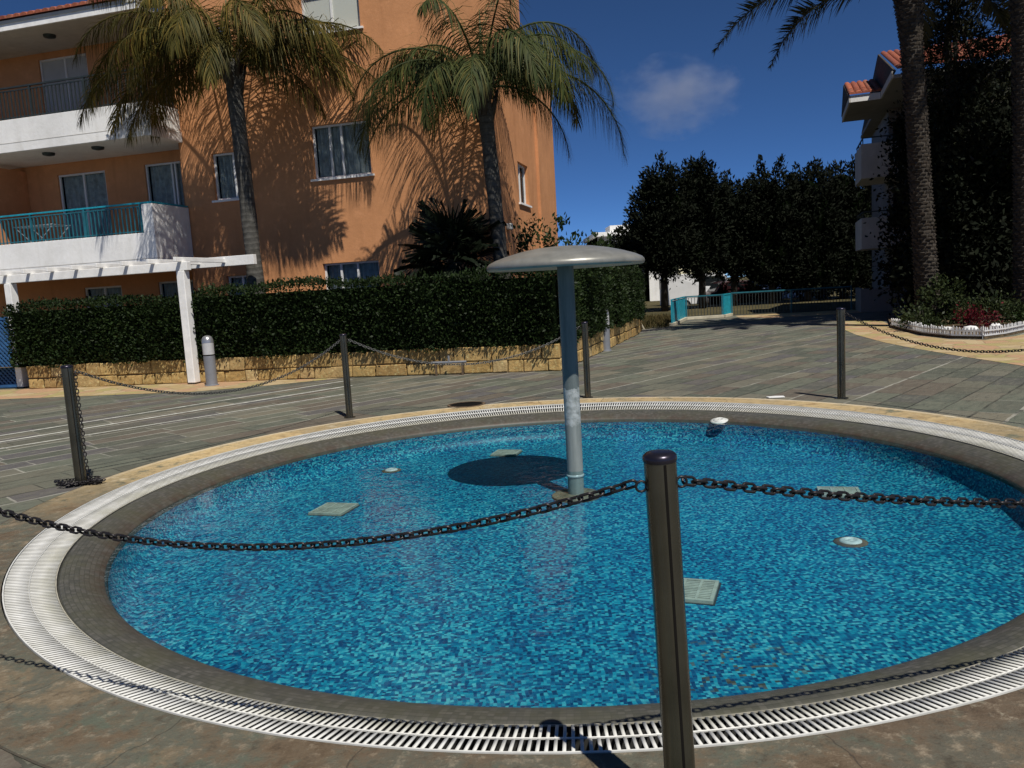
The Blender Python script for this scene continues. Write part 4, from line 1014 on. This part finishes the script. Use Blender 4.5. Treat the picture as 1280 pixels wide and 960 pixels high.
# ------------------------------------------------------------------ flower bed
bed = [(9.45, 19.6), (9.15, 18.3), (8.84, 16.9), (8.84, 15.8), (9.2, 15.3), (9.8, 15.6), (10.7, 16.35), (12, 17.1), (13.6, 17.8), (16, 20), (16, 23), (11, 23)]
m = MB(); m.poly(bed, .0, .07); tag(m.build('flower_bed', M['soil']), kind='structure')
pf = thing('picket_edging', 'low white picket edging round the flower bed', 'garden edging', (9, 15.5, 0)); m = MB(); rl = MB()
path = [Vector(p_) for p_ in bed[:9]]; LL = along(path); s = 0
while s < LL[-1]:
    j = max(i for i in range(len(LL) - 1) if LL[i] <= s); d = (path[j + 1] - path[j]).normalized(); p_ = path[j] + d * (s - LL[j]); nn = Vector((d.y, -d.x)) * -.03
    x_, y_ = p_.x + nn.x - 9, p_.y + nn.y - 15.5; h = .235 + random.uniform(-.025, .03)
    a0 = Vector((x_, y_, 0)); dd = d.to_3d() * .017; tt = Vector((nn.x, nn.y, 0)).normalized() * .006
    ln = Vector((random.uniform(-.012, .012), random.uniform(-.012, .012), 0))
    b = [a0 - dd - tt, a0 + dd - tt, a0 + dd + tt, a0 - dd + tt]; tpz = [q + Vector((0, 0, h - .03)) + ln for q in b]; k0 = len(m.v)
    tip = [a0 - tt + Vector((0, 0, h)) + ln, a0 + tt + Vector((0, 0, h)) + ln]
    m.add(b + tpz + tip, [(0, 1, 5, 4), (1, 2, 6, 5), (2, 3, 7, 6), (3, 0, 4, 7), (4, 5, 8), (6, 7, 9), (5, 6, 9, 8), (7, 4, 8, 9)])
    s += .068
m.build('pickets', M['picket'], pf)
for z_ in (.07, .16):
    for a_, b_ in zip(path, path[1:]): rl.bar((a_.x - 9, a_.y - 15.5, z_), (b_.x - 9, b_.y - 15.5, z_), .012, .025)
rl.build('rails', M['picket'], pf)
def bed_bush(x, y, blobs, n, lf, mat, label, name='shrub', seed=1, grp='plants in the flower bed', sp=.08):
    return branch_tree(name, label, 'plant', (x, y, .06), blobs, n, lf, mat, (.4, .02), grp, 5, seed, sp, .6, False, .5)
bed_bush(10.15, 18.75, [(0, 0, .45, .45, .4, .45), (.5, .1, .3, .4, .35, .35), (.15, 0, .8, .3, .3, .3)], 2600, .085, M['bed_leaf'], 'bushy green plant at the foot of the leaning date palm', seed=41)
bed_bush(9.3, 17.9, [(0, 0, .18, .35, .4, .18), (.2, .6, .2, .3, .4, .2)], 1200, .075, M['bed_leaf'], 'low green plant at the left tip of the flower bed', seed=42)
bed_bush(9.75, 16.7, [(0, 0, .25, .35, .35, .22), (.35, .1, .22, .25, .3, .2)], 900, .06, M['red_flower'], 'dark red flowering plant behind the white edging', 'flowering_plant', 43)
bed_bush(10.6, 17.5, [(0, 0, .3, .45, .4, .3), (.5, 0, .25, .3, .3, .25)], 1600, .08, M['bed_leaf'], 'green shrub right of the red flowers', seed=44)
bed_bush(11.3, 17.3, [(0, 0, .2, .4, .3, .2)], 800, .07, M['bush_leaf'], 'low pale green plant at the foot of the straight date palm', seed=45)
for k, (x_, y_, s_) in enumerate(((9.45, 16.2, .16), (9.2, 16.6, .12), (10.3, 16.75, .13))):
    m = MB(); m.lathe([(.001, -s_ * .3), (s_ * .8, -s_ * .2), (s_, s_ * .15), (s_ * .7, s_ * .5), (.001, s_ * .62)], 9); m.v = [(a_ * (1 + random.uniform(-.15, .15)), b_ * (.7 + random.uniform(-.1, .1)), c_) for a_, b_, c_ in m.v]
    tag(m.build('white_stone', M['scrap'], loc=(x_, y_, .11), bevel=.01), ('largest white stone in the flower bed, before the red flowers', 'small white stone at the left of the red flowers', 'white stone at the right of the red flowers')[k], 'stone', 'white stones in the flower bed')

# ------------------------------------------------------------------ railings beyond the paving
def railing(p, q, label, mat, h=.86, gap=.11, panel=False, kerb=True, name='railing', cat='railing'):
    p = Vector(p).to_3d(); q = Vector(q).to_3d(); d = q - p; Ls = d.length; a_ = math.atan2(d.y, d.x)
    g = thing(name, label, cat, tuple(p), a_, 'railings beyond the paving')
    z0 = .13 if kerb else .05
    if kerb: m = MB(); m.box((0, -.09, 0), (Ls, .09, .11)); m.build('kerb', M['kerb'], g, bevel=.012)
    m = MB(); m.box((0, -.025, h - .045), (Ls, .025, h)); m.build('handrail', M['teal'] if panel else M['teal_rail'], g)
    np_ = max(1, round(Ls / 1.9))
    for i in range(np_ + 1):
        m = MB(); x_ = min(max(Ls * i / np_, .025), Ls - .025); m.box((x_ - .022, -.022, .0 if not kerb else .111), (x_ + .022, .022, h - .046)); m.build('upright', M['teal'] if panel else M['teal_rail'], g)
    m = MB()
    if panel:
        w = .062; n = int((Ls - .1) / w)
        for i in range(n): m.box((.05 + i * w, -.008, z0), (.05 + i * w + w * .86, .008, h - .07))
    else:
        n = int((Ls - .1) / gap)
        for i in range(n): x_ = .05 + (i + .5) * (Ls - .1) / n; m.box((x_ - .008, -.008, z0), (x_ + .008, .008, h - .07))
    m.box((.047, -.012, z0 - .018), (Ls - .047, .012, z0)); m.box((.047, -.012, h - .075), (Ls - .047, .012, h - .06))
    m.build('slats' if panel else 'balusters', mat, g)
    return g
railing((5.23, 25.4), (6.42, 28.82), 'solid turquoise slatted panel beside the dry grass', M['teal'], panel=True)
railing((6.46, 28.86), (7.84, 28.98), 'dark barred railing between the two turquoise panels', M['dark_rail'], kerb=True)
railing((7.88, 29.0), (8.36, 29.82), 'narrow turquoise panel in the middle of the railing', M['teal'], panel=True)
railing((8.40, 29.86), (12.75, 29.4), 'long dark railing with turquoise handrail under the trees', M['dark_rail'], h=.88, kerb=False)
# dry grass, leaning stakes
P = np.stack([RNG.uniform(3.9, 6.3, 5200), RNG.uniform(24.7, 31, 5200), np.full(5200, .0)], 1)
k = (P[:, 0] - 5.2) * 3.45 / 1.2 < (P[:, 1] - 25.6); P = P[k]
V, F = leaf_arrays(P, .22, 1.6, .10); tag(np_mesh('dry_grass', V, F, M['dry_grass']), 'patch of dry grass between hedge and turquoise panel', 'grass', kind='stuff')
for k, (x_, y_, dx) in enumerate(((3.93, 24.55, -.22), (4.07, 24.62, -.25), (4.22, 24.7, -.3))):
    m = MB(); m.bar((0, 0, 0), (dx, .1, .72 - .05 * k), .05, .03)
    tag(m.build('garden_stake', M['kerb'], loc=(x_, y_, 0)), ('leftmost of three stakes leaning on the hedge end', 'middle one of three stakes leaning on the hedge end', 'rightmost of three stakes leaning on the hedge end')[k], 'stake', 'stakes leaning on the hedge end')

# ------------------------------------------------------------------ grey building at right
rb = thing('apartment_building', 'shaded grey apartment block with tiled eaves behind the date palms', 'building', (11.7, 27.0, 0), R(-19.5))
m = MB(); m.box((1.35, 2.05, 0), (9, 8, 6.94)); m.box((2.5, -2.5, 0), (9, 2.049, 6.94)); m.build('wall', M['grey_wall'], rb)
for zb, zt in ((4.5, 5.64), (2.14, 3.19)):
    m = MB(); x0, x1, y0, y1 = .35, 2.49, .5, 3.1
    m.box((x0, y0, zb), (x1, y0 + .12, zt)); m.box((x0, y0 + .121, zb), (x0 + .12, y1, zt)); m.box((x0 + .121, y0 + .121, zb), (1.34, y1, zb + .18)); m.box((1.341, y0 + .121, zb), (x1, 2.04, zb + .18))
    b = m.build('balcony', M['soffit'], rb, bevel=.01); m = MB()
    m.bar((x0 + .06, y0 + .06, zt + .2), (x1, y0 + .06, zt + .2), .04); m.bar((x0 + .06, y0 + .06, zt + .2), (x0 + .06, y1, zt + .2), .04)
    for i in range(4): m.bar((x0 + .06 + i * .75, y0 + .06, zt), (x0 + .06 + i * .75, y0 + .06, zt + .18), .03)
    for i in range(1, 4): m.bar((x0 + .06, y0 + .06 + i * .8, zt), (x0 + .06, y0 + .06 + i * .8, zt + .18), .03)
    m.build('railing', M['dark_rail'], b)
m = MB(); m.box((.3, .3, 0), (2.49, .42, .80)); m.box((.3, .421, 0), (.42, 2.6, .80)); m.build('terrace_wall', M['grey_wall'], rb, bevel=.01)
for x_, z0, z1 in ((1.5, 4.69, 6.5), (1.5, 2.33, 4.2), (1.5, .05, 2.0)):
    m = MB(); m.box((x_, 2.01, z0), (x_ + .85, 2.045, z1)); w = m.build('door', M['slot_dark'], rb)
    m = MB(); m.box((x_ - .05, 2.0, z0), (x_ - .001, 2.046, z1 + .05)); m.box((x_ + .851, 2.0, z0), (x_ + .9, 2.046, z1 + .05)); m.box((x_ - .001, 2.0, z1 + .001), (x_ + .851, 2.046, z1 + .05)); m.build('door_frame', M['grey_wall'], w)
m = MB(); m.box((0, 0, 6.95), (.95, 3.7, 7.05)); m.box((.951, -2.9, 6.95), (9.4, 8.3, 7.05)); m.build('eave_soffit', M['grey_wall'], rb)
m = MB(); m.box((0, -.05, 6.94), (.89, -.001, 7.15)); m.build('fascia', M['white_wall'], rb)
for a_, b_ in (((-.05, -.05, 6.94), (-.001, 3.7, 7.15)), ((.90, -2.9, 6.94), (.95, -.002, 7.15))):
    m = MB(); m.box(a_, b_); m.build('side_fascia', M['soffit'], rb)
for xv, yf, yr, yb in ((-.05, -.03, 2.5, 3.7), (1.0, -2.9, 1.64, 8.3)):
    m = MB(); P_ = [(yf, 7.151), (yr, 7.17 + (yr - yf) * pit), (yb, 7.151)]
    m.add([(xv - .02 + k_ * .05, y_, z_) for k_ in (0, 1) for y_, z_ in P_], [(0, 1, 2), (5, 4, 3), (0, 1, 4, 3), (1, 2, 5, 4), (2, 0, 3, 5)]); m.build('verge_board', M['bark'], rb)
m = MB(); tile_roof(m, -.05, .95, .1, 7.17, 2.6, lambda u_, n_, z_: (u_, -n_, z_)); tile_roof(m, 1.05, 9.4, 2.96, 7.17, 4.6, lambda u_, n_, z_: (u_, -n_, z_)); m.build('roof', M['roof'], rb, smooth=True, recalc=False, angle=50)

# ------------------------------------------------------------------ far white villas
def villa(x0, x1, y, h, label, mat, wins, slab=.22, dep=8, penth=None):
    g = thing('villa', label, 'building', (x0, y, 0)); w = x1 - x0
    m = MB(); wall_holes(m, front, 0, w, 0, h, wins, .2)
    m.box((0, .0, 0), (.0, dep, h)); m.add([(0, 0, 0), (0, dep, 0), (0, dep, h), (0, 0, h)], [(0, 1, 2, 3)]); m.add([(w, 0, 0), (w, dep, 0), (w, dep, h), (w, 0, h)], [(0, 1, 2, 3)]); m.add([(0, dep, 0), (w, dep, 0), (w, dep, h), (0, dep, h)], [(0, 1, 2, 3)])
    m.build('wall', mat, g)
    for (a_, b_, c_, d_) in wins:
        m = MB(); m.box((a_, .17, c_), (b_, .19, d_)); wn_ = m.build('window', M['glass'], g)
        m = MB(); m.box(((a_ + b_) / 2 - .03, .14, c_), ((a_ + b_) / 2 + .03, .169, d_)); m.build('mullion', M['pvc'], wn_)
    m = MB(); m.box((-.3, -.4, h), (w + .3, dep, h + slab)); rf = m.build('roof', M['white_wall'], g, bevel=.02)
    if penth: m = MB(); m.box(penth[0], penth[1]); m.build('roof_room', M['white_wall'], rf)
villa(7.0, 10.4, 60, 4.95, 'white flat-roofed villa seen over the shower canopy', M['grey_wall'], [(.4, 1.2, 3.2, 4.6), (1.6, 2.9, 3.4, 4.5), (.5, 1.6, .8, 2.0)], .3, 8, ((1.0, .3, 5.25), (3.2, 3, 5.75)))
villa(4.0, 8.6, 56, 2.45, 'long low white house over the hedge end', M['white_wall'], [(.6, 1.4, .8, 1.8)], .12)
villa(10.4, 12.4, 58, 3.2, 'white house seen under the left dark trees', M['white_wall'], [(1.1, 1.7, .0, 1.1), (1.2, 1.8, 1.5, 2.6)], .15)
villa(12.7, 15.6, 59, 2.9, 'cream yellow house seen between the dark tree trunks', M['cream_wall'], [(.1, 1.0, .2, .9), (1.8, 2.6, .1, .8)], .15)

# ------------------------------------------------------------------ parked vehicles beyond the railing
def car(loc, rz, col, label, van=False):
    g = thing('parked_car', label, 'car', loc, rz, 'vehicles parked beyond the railing'); pm = plain('car_paint', col, .3, .1, .05, 3, .02)
    prof = [(-2.1, .3), (-2.15, .75), (-2.0, .95), (-1.7, 1.02), (-1.35, 1.5), (-1.0, 1.58), (.3, 1.56), (.95, 1.05), (1.9, .92), (2.1, .7), (2.1, .3)] if not van else [(-2.3, .35), (-2.35, 1.9), (-2.2, 2.1), (1.0, 2.1), (1.55, 1.35), (2.15, 1.15), (2.3, .8), (2.3, .35)]
    m = MB(); n = len(prof); W = .85
    vs = [(x_, s_ * W * (.84 if z_ > 1.1 else 1), z_) for s_ in (-1, 1) for x_, z_ in prof]
    m.add(vs, [tuple(range(n)), tuple(range(2 * n - 1, n - 1, -1))] + [(i, n + i, n + (i + 1) % n, (i + 1) % n) for i in range(n)]); m.build('body', pm, g, bevel=.05)
    def gl_(vs):
        m = MB(); m.add(vs, [(0, 1, 2, 3)]); m.build('car_window', M['glass'], g, recalc=False)
    for s_ in (-1, 1):
        q = [(-1.2, 1.1), (-.98, 1.46), (.25, 1.45), (.75, 1.1)] if not van else [(-.1, 1.35), (-.1, 1.9), (.95, 1.9), (1.35, 1.35)]
        gl_([(x_, s_ * (W * .86 + .035), z_) for x_, z_ in q])
    q = ((-1.72, 1.05), (-1.38, 1.47)) if not van else ((-2.36, 1.3), (-2.36, 1.85)); gl_([(q[0][0] - .02, -.6, q[0][1]), (q[0][0] - .02, .6, q[0][1]), (q[1][0] - .03, .6, q[1][1]), (q[1][0] - .03, -.6, q[1][1])])
    q = ((.98, 1.07), (.36, 1.53)) if not van else ((1.56, 1.38), (1.06, 2.02)); gl_([(q[0][0] + .03, -.62, q[0][1]), (q[0][0] + .03, .62, q[0][1]), (q[1][0] + .03, .6, q[1][1]), (q[1][0] + .03, -.6, q[1][1])])
    for x_ in (-1.35, 1.35):
        for s_ in (-1, 1):
            m = MB(); m.tube([(x_, s_ * .70, .32), (x_, s_ * .88, .32)], .32, 18); w = m.build('wheel', M['slot_dark'], g)
            m = MB(); m.tube([(x_, s_ * .881, .32), (x_, s_ * .89, .32)], .2, 14); m.build('rim', M['lamp_cap'], w)
    for s_ in (-.62, .62):
        m = MB(); m.box((-2.2, s_ - .14, .72), (-2.1, s_ + .14, .88)); m.build('tail_light', plain('tail_red', (.3, .01, .01), .3), g)
car((11.4, 46.5, -.35), R(8), (.62, .63, .64), 'white van parked behind the barred railing', True)
car((13.2, 45.0, -.35), R(5), (.03, .006, .008), 'dark red car parked in the shade behind the railing')
car((16.4, 46.5, -.3), R(3), (.02, .04, .10), 'dark blue car parked under the trees')

# ------------------------------------------------------------------ cloud
m = MB(); m.lathe([(math.sin(PI * i / 12) + 1e-4, -math.cos(PI * i / 12)) for i in range(13)], 20)
cl = m.build('cloud', M['cloud'], smooth=True); cl.location = (190, 861, 192); cl.scale = (74, 45, 46)
tag(cl, 'small faint white cloud in the blue sky', 'cloud', kind='stuff')

# ------------------------------------------------------------------ light, sky, camera
SUN_EL, SUN_AZ = R(57), R(25)      # sun high, behind the viewer and to the right
to_sun = Vector((math.sin(SUN_AZ) * math.cos(SUN_EL), -math.cos(SUN_AZ) * math.cos(SUN_EL), math.sin(SUN_EL)))
sl = bpy.data.lights.new('sun', 'SUN'); sl.energy = 4.7; sl.angle = R(.5); sl.color = (1, .95, .87)
so = bpy.data.objects.new('sun', sl); COL.objects.link(so); so.rotation_euler = to_sun.to_track_quat('Z', 'Y').to_euler(); so.location = (10, -10, 30)
W = bpy.data.worlds.new('World'); SC.world = W; W.use_nodes = True; nt = W.node_tree; bg = nt.nodes['Background']
sk = nt.nodes.new('ShaderNodeTexSky'); sk.sky_type = 'NISHITA'; sk.sun_disc = False; sk.sun_elevation = SUN_EL; sk.sun_rotation = math.atan2(to_sun.x, to_sun.y)
sk.altitude = 9000; sk.air_density = 1.0; sk.dust_density = 0.0; sk.ozone_density = 6.0
hs = nt.nodes.new('ShaderNodeHueSaturation'); hs.inputs['Saturation'].default_value = 1.08   # polarised deep blue
nt.links.new(sk.outputs[0], hs.inputs['Color']); nt.links.new(hs.outputs[0], bg.inputs[0]); bg.inputs[1].default_value = .088

cam = bpy.data.cameras.new('camera'); co = bpy.data.objects.new('camera', cam); COL.objects.link(co)
r_ = Vector((.99833463, -.00689843, -.05727458)); u_ = Vector((.05768852, .11938142, .99117108)); f_ = Vector((0, .9928245, -.11958056))
co.matrix_world = Matrix(((r_.x, u_.x, -f_.x, 0), (r_.y, u_.y, -f_.y, 0), (r_.z, u_.z, -f_.z, 1.5), (0, 0, 0, 1)))
cam.sensor_width = 36; cam.lens = 990 / 1280 * 36; cam.clip_end = 3000; cam.clip_start = .05
SC.camera = co
vs_ = SC.view_settings; vs_.view_transform = 'Standard'; vs_.look = 'None'; vs_.exposure = .05; vs_.gamma = 1; vs_.use_curve_mapping = False
SC.cycles.max_bounces = 6; SC.cycles.transparent_max_bounces = 12; SC.cycles.volume_bounces = 0; SC.cycles.use_denoising = True
SC.cycles.volume_step_rate = 2
